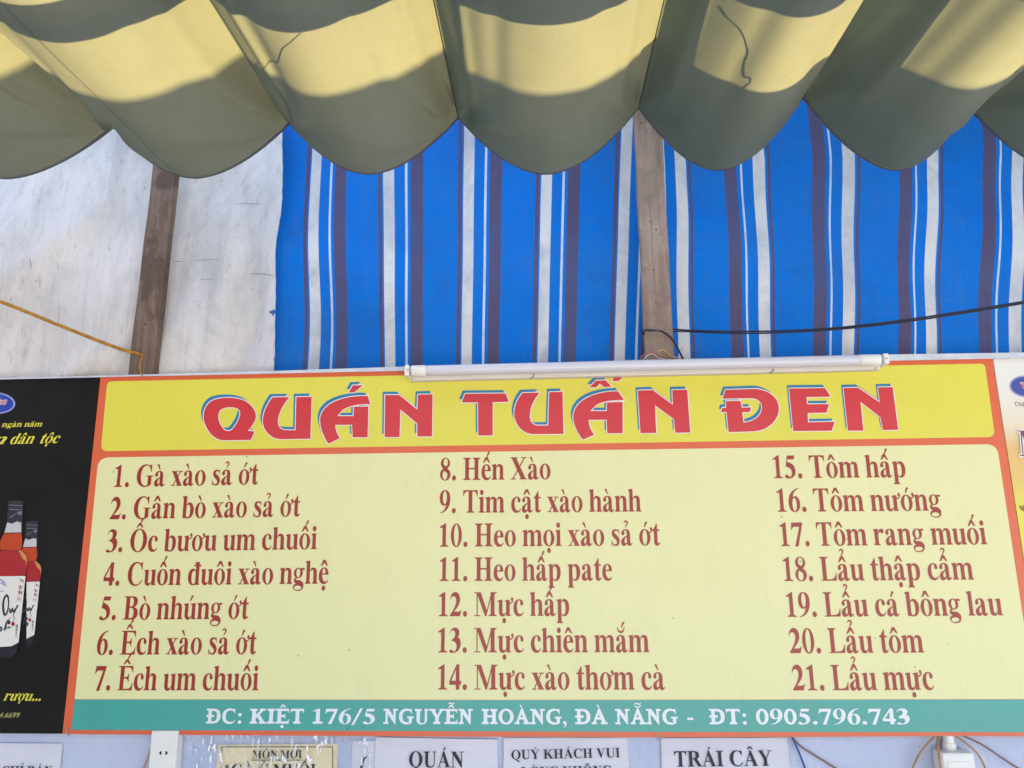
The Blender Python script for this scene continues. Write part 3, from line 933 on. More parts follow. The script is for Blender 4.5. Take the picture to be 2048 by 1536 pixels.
outlined(ROMAN, "MT", (2040, 912), (2124, 916), 0.062, Y3, 3.0, M_WHITE, printed("maroon_print", (0.16, 0.045, 0.10), speck=False), post2, "title_lettering")
px_shape("ornament", [(1, K([(2040, 1012, 3), (2048, 1019, 7), (2060, 1014, 4), (2072, 1022, 6)])), (1, K([(2046, 1010, 1.5), (2050, 1016, 2), (2056, 1010, 1.5)]))], Y2, printed("brown_print", (0.25, 0.15, 0.02), speck=False), post2)

# ------------------------------------------------------------------ LED tube lamp across the top of the board
lamp = empty("tube_lamp", "long white LED tube lamp fixed across the top edge of the yellow headline", "lamp")
a, b = at(813.5, 742.2, -0.040), at(1775.5, 719.2, -0.040)
ax = (b - a).normalized()
L = (b - a).length
upv = ax.cross(Vector((0, -1, 0))).normalized() * -1
if upv.z < 0:
    upv = -upv
frame = Matrix((ax, Vector((0, 1, 0)), upv)).transposed().to_4x4()
frame.translation = a                            # x along the lamp, y into the wall, z up


def lathe_x(name, prof, mat, parent, seg=24, smooth=True):
    """profile of (x, radius) turned about the lamp's own x axis"""
    V, F_ = [], []
    for x, r in prof:
        for k in range(seg):
            g = 2 * math.pi * k / seg
            V.append(frame @ Vector((x, r * math.cos(g), r * math.sin(g))))
    n = len(prof)
    for i in range(n - 1):
        for k in range(seg):
            k2 = (k + 1) % seg
            F_.append((i * seg + k, (i + 1) * seg + k, (i + 1) * seg + k2, i * seg + k2))
    F_ += [tuple(range(seg)), tuple((n - 1) * seg + k for k in range(seg - 1, -1, -1))]
    o = mesh(name, V, F_, mat, parent)
    for p in o.data.polygons:
        p.use_smooth = len(p.vertices) == 4
    return o


m = plain("frosted_tube", (0.57, 0.56, 0.61), 0.22, 0.6, 0.05, 3, 0)
r0 = 0.0132
lathe_x("tube", [(0.050, r0 * .98), (0.052, r0), (L - 0.072, r0), (L - 0.070, r0 * .98)], m, lamp)
for x0, x1 in ((0.012, 0.050), (L - 0.070, L - 0.018)):
    lathe_x("tube_cap", [(x0, r0 * .9), (x0 + 0.002, r0 * 1.05), (x1 - 0.002, r0 * 1.05), (x1, r0 * .9)], M_PLASTIC, lamp)
for x0, x1, sx in ((-0.004, 0.0085, 0.002), (L - 0.0145, L - 0.001, L - 0.0115)):
    o = box_mesh("socket", (x0, -0.013, -0.0135), (x1, 0.030, 0.0135), M_PLASTIC, lamp, 0.004, 3, frame)
    box_mesh("slot", (sx, -0.0134, -0.0008), (sx + 0.006, -0.0128, 0.0010), M_DARK, o, 0, 1, frame)
m = plain("cream_batten", (0.66, 0.60, 0.54), 0.45, 0.4, 0.2, 9)
bt = box_mesh("batten", (0.004, 0.016, -0.0208), (L - 0.012, 0.039, 0.010), m, lamp, 0.003, 2, frame)
for x in (0.0105, L - 0.026):
    box_mesh("joint", (x, 0.0150, -0.0200), (x + 0.0014, 0.0162, -0.0145), M_DARK, bt, 0, 1, frame)
for px in (1063, 1546):
    t_ = (at(px, 745, -0.04) - a).dot(ax)
    tube("clip", [frame @ Vector((t_ + 0.006, 0.012, -0.012)), frame @ Vector((t_ + 0.005, 0.0135, -0.018)), frame @ Vector((t_ + 0.001, 0.0145, -0.0205)), frame @ Vector((t_ - 0.004, 0.017, -0.0235))], 0.0009, M_DARK, lamp, 6, 4)

# ------------------------------------------------------------------ tarpaulins above the board
TARP_Y = 0.095


def interp(tab, x):
    if x <= tab[0][0]:
        (a0, b0), (a1, b1) = tab[0], tab[1]
    elif x >= tab[-1][0]:
        (a0, b0), (a1, b1) = tab[-2], tab[-1]
    else:
        for (a0, b0), (a1, b1) in zip(tab, tab[1:]):
            if x <= a1:
                break
    return b0 + (b1 - b0) * (x - a0) / (a1 - a0)


def lean_back(f):
    """the sheets lean away from the viewer towards the top"""
    return 0.075 * max(0.0, f - 0.30) ** 1.5


def sheet(name, u0, u1, du, bend, fold, mat, y0=TARP_Y, ztop=3.15, edge=None, uv_of=None):
    """a hanging sheet. u = photo column at the lower edge; bend(u, f) shifts a thread sideways (photo px), fold(u, f) pushes it (m);
    f = 0 at the rail, 1 at the awning, more above"""
    us = []
    u = u0
    while u < u1:
        us.append(u)
        u += du
    us.append(u1)
    fs = [i / 30 for i in range(-2, 46)]
    V, F_, UV = [], [], []
    zb = at(1024, 728, y0).z - 0.012
    z1 = at(1024, 330, y0).z
    for f in fs:
        for u in us:
            p = at(u, 735, y0)
            x0 = p.x
            dx = bend(u, f) * 0.00129
            e = edge(u, f) if edge else 0.0
            ln = lean_back(f)
            q = (y0 + ln - CL.y) / (y0 - CL.y)
            V.append((CL.x + (x0 + dx + e - CL.x) * q, y0 + ln + fold(u, f), zb + (z1 - zb) * f))
            UV.append((u if uv_of is None else uv_of(u), f))
    n = len(us)
    for j in range(len(fs) - 1):
        for i in range(n - 1):
            F_.append((j * n + i, j * n + i + 1, (j + 1) * n + i + 1, (j + 1) * n + i))
    o = mesh(name, V, F_, mat, None, True)
    uvl = o.data.uv_layers.new(name="UVMap")
    for lp in o.data.loops:
        uvl.data[lp.index].uv = UV[lp.vertex_index]
    return o


def cloth_shader(m, transl, amount):
    """let part of the light through the weave"""
    tr = m.n("ShaderNodeBsdfTranslucent")
    if m.col is not None:
        mixc = m.n("ShaderNodeMix", data_type='RGBA', blend_type='MULTIPLY')
        mixc.inputs["Factor"].default_value = 1.0
        m.l(m.col, mixc.inputs["A"])
        mixc.inputs["B"].default_value = tuple(transl) + (1.0,)
        m.l(mixc.outputs["Result"], tr.inputs["Color"])
    else:
        tr.inputs["Color"].default_value = tuple(transl) + (1.0,)
    mx = m.n("ShaderNodeMixShader")
    mx.inputs["Fac"].default_value = amount
    m.l(m.b.outputs[0], mx.inputs[1])
    m.l(tr.outputs[0], mx.inputs[2])
    m.l(mx.outputs[0], m.out.inputs["Surface"])
    return m.m


BLUE, WHITE, PURPLE, PALE = (0.000, 0.155, 0.58), (0.66, 0.66, 0.63), (0.090, 0.074, 0.142), (0.56, 0.66, 0.76)
MIDB = (0.010, 0.105, 0.42)


def stripe_mat(name, start, period, stops, rib):
    m = NT(name, BLUE, 0.65, 0.15)
    uv = m.n("ShaderNodeUVMap")
    sp = m.n("ShaderNodeSeparateXYZ")
    m.l(uv.outputs[0], sp.inputs[0])
    q = m.n("ShaderNodeMath", operation='SUBTRACT')
    q.inputs[1].default_value = start
    m.l(sp.outputs["X"], q.inputs[0])
    d = m.n("ShaderNodeMath", operation='DIVIDE')
    d.inputs[1].default_value = period
    m.l(q.outputs[0], d.inputs[0])
    fr = m.n("ShaderNodeMath", operation='FLOORED_MODULO')
    fr.inputs[1].default_value = 1.0
    m.l(d.outputs[0], fr.inputs[0])
    r = m.n("ShaderNodeValToRGB")
    r.color_ramp.interpolation = 'CONSTANT'
    r.color_ramp.elements[0].position = 0
    r.color_ramp.elements[0].color = stops[0][1] + (1,)
    r.color_ramp.elements[1].position = stops[1][0] / period
    r.color_ramp.elements[1].color = stops[1][1] + (1,)
    for p, c in stops[2:]:
        e = r.color_ramp.elements.new(p / period)
        e.color = c + (1,)
    m.l(fr.outputs[0], r.inputs["Fac"])
    one = m.n("ShaderNodeValue")
    one.outputs[0].default_value = 1.0
    m.mix(one.outputs[0], r.outputs["Color"])
    m.mix(m.noise(3.2, 5, 0.6, (1, 1, 1.4), 0.45, 0.75), (0.03, 0.15, 0.36), 0.30)
    m.mix(m.noise(26, 5, 0.7, (1, 1, .25), 0.52, 0.8), (0.10, 0.14, 0.19), 0.22)
    m.mix(m.noise(9, 4, 0.6, (.35, 1, 26), 0.50, 0.74), (0.12, 0.24, 0.46), 0.09)
    m.mix(m.noise(5, 6, 0.7, (1, 1, .8), 0.50, 0.70, 1.0), (0.02, 0.085, 0.26), 0.30)
    m.mix(m.noise(38, 7, 0.8, (1, 1, .5), 0.60, 0.74), (0.12, 0.12, 0.13), 0.35)
    m.mix(m.specks(34, 0.06, 0.20), (0.03, 0.03, 0.04), 0.75)
    m.bump(m.noise(300, 2, 0.5, (1, 1, 1), 0, 1), 0.12, 0.0006)
    m.bump(m.wave(120, 'Z'), 0.10, 0.0007)
    m.bump(m.noise(rib, 4, 0.6, (3, 1, 1), 0, 1), 0.5, 0.006)
    m.bump(m.noise(4, 3, 0.5, (1, 1, .6), 0, 1), 0.7, 0.04)
    return cloth_shader(m, (0.9, 0.95, 1.0), 0.22)


mL = stripe_mat("striped_weave", 604.6, 153.2, [(0, PURPLE), (7.6, BLUE), (10.6, WHITE), (31.6, BLUE), (52, PALE), (56.5, BLUE), (62.3, PURPLE), (86.5, BLUE)], 9)
mR = stripe_mat("striped_weave_reverse", 1460.4 - 3, 167.6, [(0, PURPLE), (25, BLUE), (32.5, PALE), (36.6, BLUE), (57.5, WHITE), (80, BLUE), (85, PURPLE), (91, BLUE)], 22)


def bend_left(u, f):
    s = 2.0 + 4 * math.sin(3.1 * f + u * 0.006) * min(1, f + .2)
    lean = interp([(549, 13), (605, 2), (765, -5), (915, 1), (1066, 6), (1217, 12)], u) * f
    wob = 3.5 * math.exp(-((u - 640) / 90) ** 2) * math.sin(6.0 * f)
    conv = (1024 - u) * 0.052 * -f * -1
    return lean + wob + conv * 0 + (u - 900) * 0.055 * f


def fold_left(u, f):
    return 0.006 * math.sin(u * 0.021 + 1.2 * f) + 0.010 * math.sin(u * 0.0085 - 2.0 * f + 1) + 0.004 * math.sin(9 * f + u * 0.01) + 0.012 * max(0, f - .7)


o = sheet("striped_tarpaulin", 530, 1300, 4, bend_left, fold_left, mL, TARP_Y, uv_of=lambda u: max(u, 541))
tag(o, "blue tarpaulin with white and purple stripes between the white sheet and the pale post", "tarpaulin", "striped tarpaulins above the board")


def bend_right(u, f):
    lean = interp([(1330, 4), (1460, 1), (1624, 9), (1684, 10), (1800, 18), (1963, 22), (2300, 28)], u) * f
    wob = 2.2 * math.sin(5 * f + u * 0.012) * min(1, f + 0.3)
    hook = -26 * max(0, f - 1.0) ** 1.3 * (1 if u > 1500 else 0.3) * 2.0
    return lean + wob + hook + (u - 1100) * 0.052 * f


def fold_right(u, f):
    return 0.008 * math.sin(u * 0.019 + 2.2 * f + 2) + 0.010 * math.sin(u * 0.0075 - 1.6 * f) + 0.004 * math.sin(11 * f + u * 0.012) + 0.015 * max(0, f - .7) - 0.016


o = sheet("striped_tarpaulin", 1318, 2320, 4, bend_right, fold_right, mR, TARP_Y + 0.006, uv_of=lambda u: u - 8.3 * min(1, max(0, (1460 - u) / 85)))
tag(o, "blue tarpaulin with stripes in reverse order hanging right of the right wooden post", "tarpaulin", "striped tarpaulins above the board")

m = NT("white_tarp", (0.76, 0.70, 0.65), 0.5, 0.35)
m.mix(m.noise(2.0, 5, 0.6, (1, 1, .6), 0.4, 0.75), (0.50, 0.475, 0.45), 0.6)
m.mix(m.noise(22, 6, 0.7, (1, 1, 0.10), 0.50, 0.80), (0.36, 0.35, 0.31), 0.42)
m.mix(m.noise(70, 4, 0.6, (1, 1, 0.05), 0.60, 0.78), (0.26, 0.26, 0.22), 0.34)
m.mix(m.noise(9, 6, 0.75, (1, 1, .5), 0.55, 0.8), (0.33, 0.32, 0.28), 0.45)
m.mix(m.noise(3.5, 8, 0.75, (1, 1, .45), 0.46, 0.72, 0.8), (0.42, 0.405, 0.37), 0.75)
m.mix(m.noise(45, 6, 0.75, (1, 1, .3), 0.56, 0.74), (0.28, 0.27, 0.23), 0.6)
m.mix(m.specks(36, 0.05, 0.18, (1, 1, .4)), (0.05, 0.05, 0.05), 0.8)
m.mix(m.specks(9, 0.05, 0.3, (1, 1, .18)), (0.07, 0.07, 0.06), 0.7)
m.bump(m.noise(260, 2, 0.5, (1, 1, 1), 0, 1), 0.12, 0.0006)
m.bump(m.wave(140, 'X'), 0.06, 0.0006)
m.bump(m.noise(8, 4, 0.55, (1, 1, 1.6), 0, 1), 0.45, 0.014)
m.bump(m.noise(2.2, 3, 0.5, (1, 1, .5), 0, 1), 0.5, 0.05)
mW = cloth_shader(m, (0.95, 0.96, 1.0), 0.25)


def fold_white(u, f):
    x, y = u, 735 - f * 405
    d = (y - 538) + 0.80 * x                          # long diagonal crease: up to the right, bulging over what hangs below it
    a = math.sqrt(d * d + 144)
    k = -0.066 * (math.exp(-a / 150) if d < 0 else math.exp(-a / 52)) / (1 + math.exp((x - 225) / 22))
    d3 = (y - 700) + 0.55 * (x - 190)
    k += -0.010 * math.exp(-(d3 / 22) ** 2) / (1 + math.exp((x - 240) / 14)) / (1 + math.exp((90 - x) / 20))
    d2 = x - 352 - 30 * f
    k += -0.014 * math.exp(-(d2 / 30) ** 2) * min(1, max(0, 1.1 - f))
    k += 0.006 * math.sin(u * 0.017 + 2 * f) + 0.004 * math.sin(u * 0.031 - 5 * f)
    k += 0.0035 * math.sin(7.5 * f + u * 0.012) * (1 if u > 340 else .4)
    k += 0.010 * math.exp(-((x - 470 - 30 * math.sin(4 * f)) / 26) ** 2) - 0.008 * math.exp(-((x - 420 - 40 * f) / 22) ** 2)
    return min(0.035, max(k * 1.5, -0.012 if x > 215 else -0.05))


def bend_white(u, f):
    q = min(1.0, max(0.0, (f - 0.6) / 0.3))
    return (u - 882) * 0.052 * f + (interp([(-200, -8), (300, 22)], u) * f if u < 300 else 22 * f * (549 - u) / 249 + 12 * q * q * (3 - 2 * q) * (u - 300) / 249)


def edge_white(u, f):
    return 0.0 if u < 548 else 0.0007 * math.sin(19 * f) + 0.0006 * math.sin(71 * f + 1)


o = sheet("white_tarpaulin", -330, 549, 5, bend_white, fold_white, mW, TARP_Y - 0.053, edge=edge_white)
tag(o, "dirty white tarpaulin with a diagonal crease hanging behind the left wooden post", "tarpaulin")

white = o


def on_white(x, py):
    """photo point -> point on the white sheet's face"""
    y = TARP_Y - 0.053
    for _ in range(4):
        z = at(x, py, y).z
        f = (z - zb_w) / (z1_w - zb_w)
        y = TARP_Y - 0.053 + lean_back(f) + fold_white(x, f)
    return at(x, py, y - 0.0012)


zb_w, z1_w = at(1024, 728, TARP_Y - 0.053).z - 0.012, at(1024, 330, TARP_Y - 0.053).z


def mark(name, polys, mat):
    V, T = [], []
    for q in polys:
        v, t = csg([(1, [(x, -y) for x, y in q])])
        b = len(V)
        V += [on_white(p[0], -p[1]) for p in v]
        T += [tuple(b + i for i in w_) for w_ in t]
    return mesh(name, V, T, mat, white)


mark("tear", [[(537, 621), (540, 623), (544, 620), (551, 620), (551, 627), (548, 627), (546, 633), (543, 627), (540, 627)]], plain("torn_edge", (0.02, 0.09, 0.30), 0.7, bump=0))
M_CRACK = plain("crack_line", (0.20, 0.19, 0.175), 0.9, bump=0)
for q in ([(344, 522, .6), (358, 523, 1.3), (366, 522, .5)], [(386, 521, .5), (412, 520, 1.2), (438, 519, .5)], [(494, 548, .5), (520, 547.5, 1.3), (540, 550, 1.2), (551, 552, .6)], [(370, 557, .4), (400, 559, 1.0), (430, 558, .4)], [(470, 408, .4), (500, 407, 1.1), (540, 409, .4)],
          [(58, 515, .5), (61, 525, 1.6), (62, 536, 1.4)], [(115, 524, .5), (117, 538, 1.5)], [(22, 594, .5), (23, 602, 1.3)], [(141, 470, .3), (141, 476, .8), (141, 483, .3)], [(80, 548, .3), (80, 562, .7), (81, 580, .3)], [(117, 600, .3), (118, 625, .7), (117, 648, .3)]):
    mark("crack", [K(q)], M_CRACK)

# ------------------------------------------------------------------ wooden posts
def wood(name, col, dark, wet):
    m = NT(name, col, 0.75, 0.25)
    m.mix(m.noise(34, 6, 0.75, (1, 1, .07), 0.38, 0.66, 0.4), dark, 0.85)
    m.mix(m.noise(7, 6, 0.7, (1, 1, .5), 0.52, 0.68, 0.6), [min(1, c * 1.35 + .02) for c in col], 0.6)
    m.mix(m.noise(120, 4, 0.6, (1, 1, .05), 0.5, 0.75), [c * .5 for c in dark], 0.45)
    m.mix(m.noise(5.5, 6, 0.6, (1, 1, .7), 0.50, 0.54, 0.3), wet, 0.72)
    m.mix(m.specks(22, 0.055, 0.42), (0.02, 0.013, 0.01), 0.95)
    m.mix(m.specks(45, 0.06, 0.12), (0.03, 0.02, 0.015), 0.8)
    m.mix(m.noise(28, 5, 0.7, (1, 1, 1), 0.5, 0.75), [c * .6 for c in dark], 0.4)
    m.bump(m.noise(60, 5, 0.65, (1, 1, .06), 0, 1), 0.8, 0.004)
    return m.m


M_NAIL = plain("rusty_nail", (0.018, 0.012, 0.010), 0.8, bump=0)


def post(label, quad, dep, mat, nails):
    """board standing on the wall: its front face through four photo points, y0 in front"""
    y0 = dep[0]
    f = [at(x, py, y0) for x, py in quad]
    up = [(f[3] - f[0]), (f[2] - f[1])]
    f[3], f[2] = f[0] + up[0] * 1.75, f[1] + up[1] * 1.75
    f[0], f[1] = f[0] - up[0] * 0.15, f[1] - up[1] * 0.15
    bm = bmesh.new()
    n = 14
    rows = []
    for i in range(n + 1):
        t = i / n
        l, r = f[0].lerp(f[3], t), f[1].lerp(f[2], t)
        j = 0.0012 * math.sin(i * 1.9)
        l, r = l + Vector((j, 0, 0)), r + Vector((j * .6, 0, 0))
        rows.append([bm.verts.new(l), bm.verts.new(r), bm.verts.new(r + Vector((0, dep[1], 0))), bm.verts.new(l + Vector((0, dep[1], 0)))])
    for a_, b_ in zip(rows, rows[1:]):
        for k in range(4):
            bm.faces.new((a_[k], a_[(k + 1) % 4], b_[(k + 1) % 4], b_[k]))
    bm.faces.new(rows[0][::-1])
    bm.faces.new(rows[-1])
    bm.normal_update()
    long_ = [e for e in bm.edges if abs((e.verts[0].co - e.verts[1].co).normalized().z) > .9]
    bmesh.ops.bevel(bm, geom=long_, offset=0.002, segments=2, affect='EDGES')
    me = bpy.data.meshes.new("wooden_post")
    bm.to_mesh(me)
    bm.free()
    o = tag(link("wooden_post", me, mat), label, "post", "wooden posts above the board")
    for x, py in nails:
        c = at(x, py, y0 - 0.0006)
        k = R.uniform(0.0016, 0.0026)
        mesh("nail", [c + Vector((k * math.cos(g) * R.uniform(.8, 1.1), -0.0004, k * math.sin(g) * R.uniform(.8, 1.2))) for g in (i * math.pi / 5 for i in range(10))], [tuple(range(10))], M_NAIL, o)
    return o


post("dark water-stained wooden post in front of the white tarpaulin", [(255, 749), (308, 749), (351.6, 353), (303, 353)], (0.004, 0.022),
     wood("stained_timber", (0.185, 0.125, 0.088), (0.080, 0.050, 0.033), (0.075, 0.047, 0.030)), [(325, 349), (320, 374), (311, 521), (300, 532), (286, 660)])
post("pale grey brown wooden post between the two striped tarpaulins", [(1291, 718), (1349, 718), (1323, 239), (1268, 239)], (0.004, 0.022),
     wood("grey_timber", (0.30, 0.225, 0.18), (0.16, 0.11, 0.082), (0.22, 0.165, 0.125)), [(1294, 263), (1289, 281), (1300, 443), (1306, 540), (1312, 605), (1283, 246)])

# ------------------------------------------------------------------ twine, cables and wires by the posts
m = NT("yellow_twine", (0.56, 0.26, 0.03), 0.7, 0.2)
m.mix(m.noise(60, 4, 0.7, (1, 1, 1), 0.4, 0.65), (0.16, 0.075, 0.02), 0.8)
m.bump(m.wave(160, 'X'), 0.6, 0.002)
o = tube("twine", [at(-140, 560, -0.20), at(0, 603, -0.16), at(130, 655, -0.10), at(230, 694, -0.04), at(272, 706, -0.007), at(285, 711, -0.006), at(281, 722, -0.006), at(280, 738, -0.006), at(284, 752, -0.008)],
         0.0045, m.m, None, 7, 10, 0.6, lambda t: 1.0 if t < .45 else max(0.42, 1.0 - (t - .45) * 2.4))
tag(o, "orange yellow twine stretched from the left and tied to the dark wooden post", "twine")

c_ = empty("power_cable", "dark blue double cable strung right from the pale wooden post across the striped tarpaulin", "cable")
for dy in (-1.9, 1.9):
    tube("strand", [at(1346, 660 + dy * 1.2, -0.004), at(1380, 662 + dy * .7, -0.02), at(1460, 664.5 + dy, -0.05), at(1560, 663.5 + dy, -0.09), at(1680, 656.5 + dy * .9, -0.13), at(1800, 643 + dy, -0.17), at(1920, 625.5 + dy, -0.2), at(2060, 602.5 + dy, -0.23), at(2300, 560 + dy, -0.3)], 0.0021, M_CABLE, c_)
o = tube("cable_loop", [at(1290, 670, 0.010), at(1286, 664, 0.0), at(1292, 660.5, -0.006), at(1312, 661.5, -0.007), at(1326, 664, -0.009), at(1342, 676, -0.012), at(1354, 694, -0.012), at(1367, 720, -0.008)], 0.0028, M_CABLE)
tag(o, "short dark blue cable bent around the foot of the pale wooden post", "cable")
m = plain("dry_string", (0.33, 0.24, 0.17), 0.8, 0.2, bump=0)
o = tube("string_tie", [at(1304, 668, -0.008), at(1314, 662, -0.0125), at(1322, 668, -0.009), at(1316, 670, -0.008), at(1330, 663, -0.01), at(1348, 661, -0.005), at(1356, 655, -0.004)], 0.0008, m, None, 5, 5)
tag(o, "thin frayed string knotted over the cable on the pale wooden post", "string")
for nm, pts, col, lab in (("loose_wire", [(1279, 722), (1284, 713), (1297, 705), (1308, 706), (1316, 711), (1332, 714), (1346, 719)], (0.42, 0.10, 0.07), "thin red wire curling at the foot of the pale wooden post"),
                          ("loose_wire", [(1284, 722), (1290, 715), (1300, 708), (1308, 709), (1318, 716), (1330, 718)], (0.60, 0.55, 0.50), "thin white wire curling at the foot of the pale wooden post"),
                          ("loose_wire", [(1316, 706), (1318, 701), (1327, 700), (1336, 706), (1344, 713), (1358, 716), (1366, 721)], (0.62, 0.33, 0.03), "thin yellow wire curling at the foot of the pale wooden post")):
    o = tube(nm, [at(x, y, -0.010 - 0.004 * math.sin(i * 1.7)) for i, (x, y) in enumerate(pts)], 0.0011, plain("wire_" + lab.split()[1], col, 0.4, bump=0), None, 6, 6)
    tag(o, lab, "wire", "loose wires at the post's foot")

# ------------------------------------------------------------------ notices, socket, box and wires on the wall
m = NT("notice_paper", (0.66, 0.65, 0.70), 0.7, 0.3)
m.mix(m.noise(7, 5, 0.6, (1, 1, 1), 0.4, 0.7), (0.58, 0.57, 0.63), 0.6)
m.mix(m.noise(30, 6, 0.7, (1, 1, 2), 0.55, 0.75), (0.48, 0.47, 0.50), 0.35)
m.bump(m.noise(10, 4, 0.6, lo=0, hi=1), 0.2, 0.006)
M_PAPER = m.m
m = NT("yellowed_paper", (0.80, 0.70, 0.48), 0.55, 0.4)
m.mix(m.noise(14, 5, 0.6, (1, 1, 1), 0.4, 0.7), (0.74, 0.60, 0.36), 0.7)
M_OLD = m.m


def notice(label, top_l, top_r, mat, y=WALL_Y - 0.003, curl=0.0, name="paper_notice", group="paper notices on the wall"):
    """a sheet of paper stuck to the wall: top corners in the photo, about 30 cm tall"""
    a0, b0 = at(*top_l, y), at(*top_r, y)
    V, F_ = [], []
    nx, nz = 10, 10
    for j in range(nz + 1):
        for i in range(nx + 1):
            p = a0.lerp(b0, i / nx)
            V.append((p.x + 0.0006 * math.sin(j * 2.1 + i), y - 0.0012 - 0.001 * math.sin(i * 1.1 + j * .7) - curl * (1 - j / nz) ** 4 * (i / nx) ** 2, p.z - 0.297 * j / nz))
    for j in range(nz):
        for i in range(nx):
            k = j * (nx + 1) + i
            F_.append((k, k + nx + 1, k + nx + 2, k + 1))
    return tag(mesh(name, V, F_, mat, None, True), label, "notice", group)


yt = WALL_Y - 0.007
o = notice("white paper notice at the far left under the black poster", (-190, 1484), (126, 1487), M_PAPER)
V, T = [], []
set_line(ROMAN, "CHỈ BÁN", (2, 1552), (103, 1552), 0.0215, yt, V, T)
mesh("lettering", V, T, M_INK, o)

o = notice("yellowed paper notice with a thin ruled border under clear plastic film", (437, 1489), (676, 1487), M_OLD)
V, T = [], []
set_line(ROMAN, "MÓN MỚI", (504, 1517), (603.3, 1516.4), 0.0172, yt, V, T)
set_line(ROMAN, "*GÀ Ủ MUỐI", (448.7, 1551), (631, 1551), 0.0240, yt, V, T)
mesh("lettering", V, T, M_INK, o)
joined("ruled_line", [[(1, Rc(503, 1519.6, 603.5, 1521))], [(1, Rc(443, 1493.2, 665.5, 1494.6))], [(1, [(442.6, 1494.6), (444.0, 1494.6), (441, 1600), (439.6, 1600)])], [(1, [(664.2, 1494.6), (665.5, 1494.6), (667, 1600), (665.6, 1600)])]], yt, M_INK, o)

o = notice("strip of white paper half covered by the notice that reads Quán", (705, 1482), (760, 1481), M_PAPER, WALL_Y - 0.0015)
px_shape("lettering", [(1, K([(735, 1513, 1.0), (729, 1516.5, 4.0), (724.5, 1524, 5.2), (722.8, 1534, 5), (722.5, 1545, 5)]))], WALL_Y - 0.006, M_INK, o)
o = notice("white paper notice with the single large word Quán", (751.4, 1474), (995, 1479), M_PAPER, WALL_Y - 0.004)
V, T = [], []
set_line(ROMAN, "QUÁN", (818, 1534.6), (927.4, 1535), 0.0337, yt - .002, V, T)
mesh("lettering", V, T, M_INK, o)
o = notice("white paper notice with two lines of small capitals in the middle", (1007, 1475), (1255, 1475), M_PAPER)
V, T = [], []
set_line(ROMAN, "QUÝ KHÁCH VUI", (1023, 1519), (1240.5, 1514.6), 0.0198, yt, V, T)
set_line(ROMAN, "LÒNG KHÔNG", (1043, 1554.5), (1224.6, 1552), 0.0215, yt, V, T)
mesh("lettering", V, T, M_INK, o)
o = notice("white paper notice reading Trái Cây under the board's right half", (1321, 1476), (1574, 1475), M_PAPER)
V, T = [], []
set_line(ROMAN, "TRÁI CÂY", (1350, 1533.6), (1546.2, 1531.6), 0.0325, yt, V, T)
mesh("lettering", V, T, M_INK, o)

# crinkled clear film over the yellowed notice
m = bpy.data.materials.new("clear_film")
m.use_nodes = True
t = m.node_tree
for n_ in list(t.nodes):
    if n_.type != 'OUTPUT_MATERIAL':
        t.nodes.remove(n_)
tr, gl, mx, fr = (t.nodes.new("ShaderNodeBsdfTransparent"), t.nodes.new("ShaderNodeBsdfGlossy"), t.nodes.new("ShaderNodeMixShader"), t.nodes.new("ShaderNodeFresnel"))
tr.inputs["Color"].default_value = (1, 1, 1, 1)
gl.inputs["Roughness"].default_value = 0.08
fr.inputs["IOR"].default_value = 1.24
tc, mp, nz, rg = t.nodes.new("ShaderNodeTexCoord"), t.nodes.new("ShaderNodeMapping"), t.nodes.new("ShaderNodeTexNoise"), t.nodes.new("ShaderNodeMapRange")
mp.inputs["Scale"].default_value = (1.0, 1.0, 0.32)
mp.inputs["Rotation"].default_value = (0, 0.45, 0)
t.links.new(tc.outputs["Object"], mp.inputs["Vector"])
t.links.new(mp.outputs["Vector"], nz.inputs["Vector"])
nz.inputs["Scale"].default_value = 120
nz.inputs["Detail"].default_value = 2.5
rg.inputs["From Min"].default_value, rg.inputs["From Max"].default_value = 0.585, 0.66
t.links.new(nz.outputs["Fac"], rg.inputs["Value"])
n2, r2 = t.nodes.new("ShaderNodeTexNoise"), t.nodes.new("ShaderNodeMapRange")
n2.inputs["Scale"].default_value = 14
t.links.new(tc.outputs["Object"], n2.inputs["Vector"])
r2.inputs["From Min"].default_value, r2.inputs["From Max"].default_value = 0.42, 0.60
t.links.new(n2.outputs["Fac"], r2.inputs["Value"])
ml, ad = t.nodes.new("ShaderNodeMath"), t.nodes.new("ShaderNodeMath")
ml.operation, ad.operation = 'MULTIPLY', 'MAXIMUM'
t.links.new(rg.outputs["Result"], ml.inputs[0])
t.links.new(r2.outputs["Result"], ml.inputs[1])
wh, m2 = t.nodes.new("ShaderNodeBsdfDiffuse"), t.nodes.new("ShaderNodeMixShader")     # white glints painted into the film as streaks of diffuse colour
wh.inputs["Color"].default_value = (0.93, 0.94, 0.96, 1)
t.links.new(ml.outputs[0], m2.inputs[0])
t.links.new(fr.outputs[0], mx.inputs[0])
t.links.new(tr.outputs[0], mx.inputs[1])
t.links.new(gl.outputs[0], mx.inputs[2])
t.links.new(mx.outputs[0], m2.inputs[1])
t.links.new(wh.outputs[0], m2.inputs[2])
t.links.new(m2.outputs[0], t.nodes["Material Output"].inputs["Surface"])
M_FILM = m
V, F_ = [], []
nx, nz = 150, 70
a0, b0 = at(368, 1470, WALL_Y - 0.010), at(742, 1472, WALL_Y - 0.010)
from mathutils import noise as mnoise
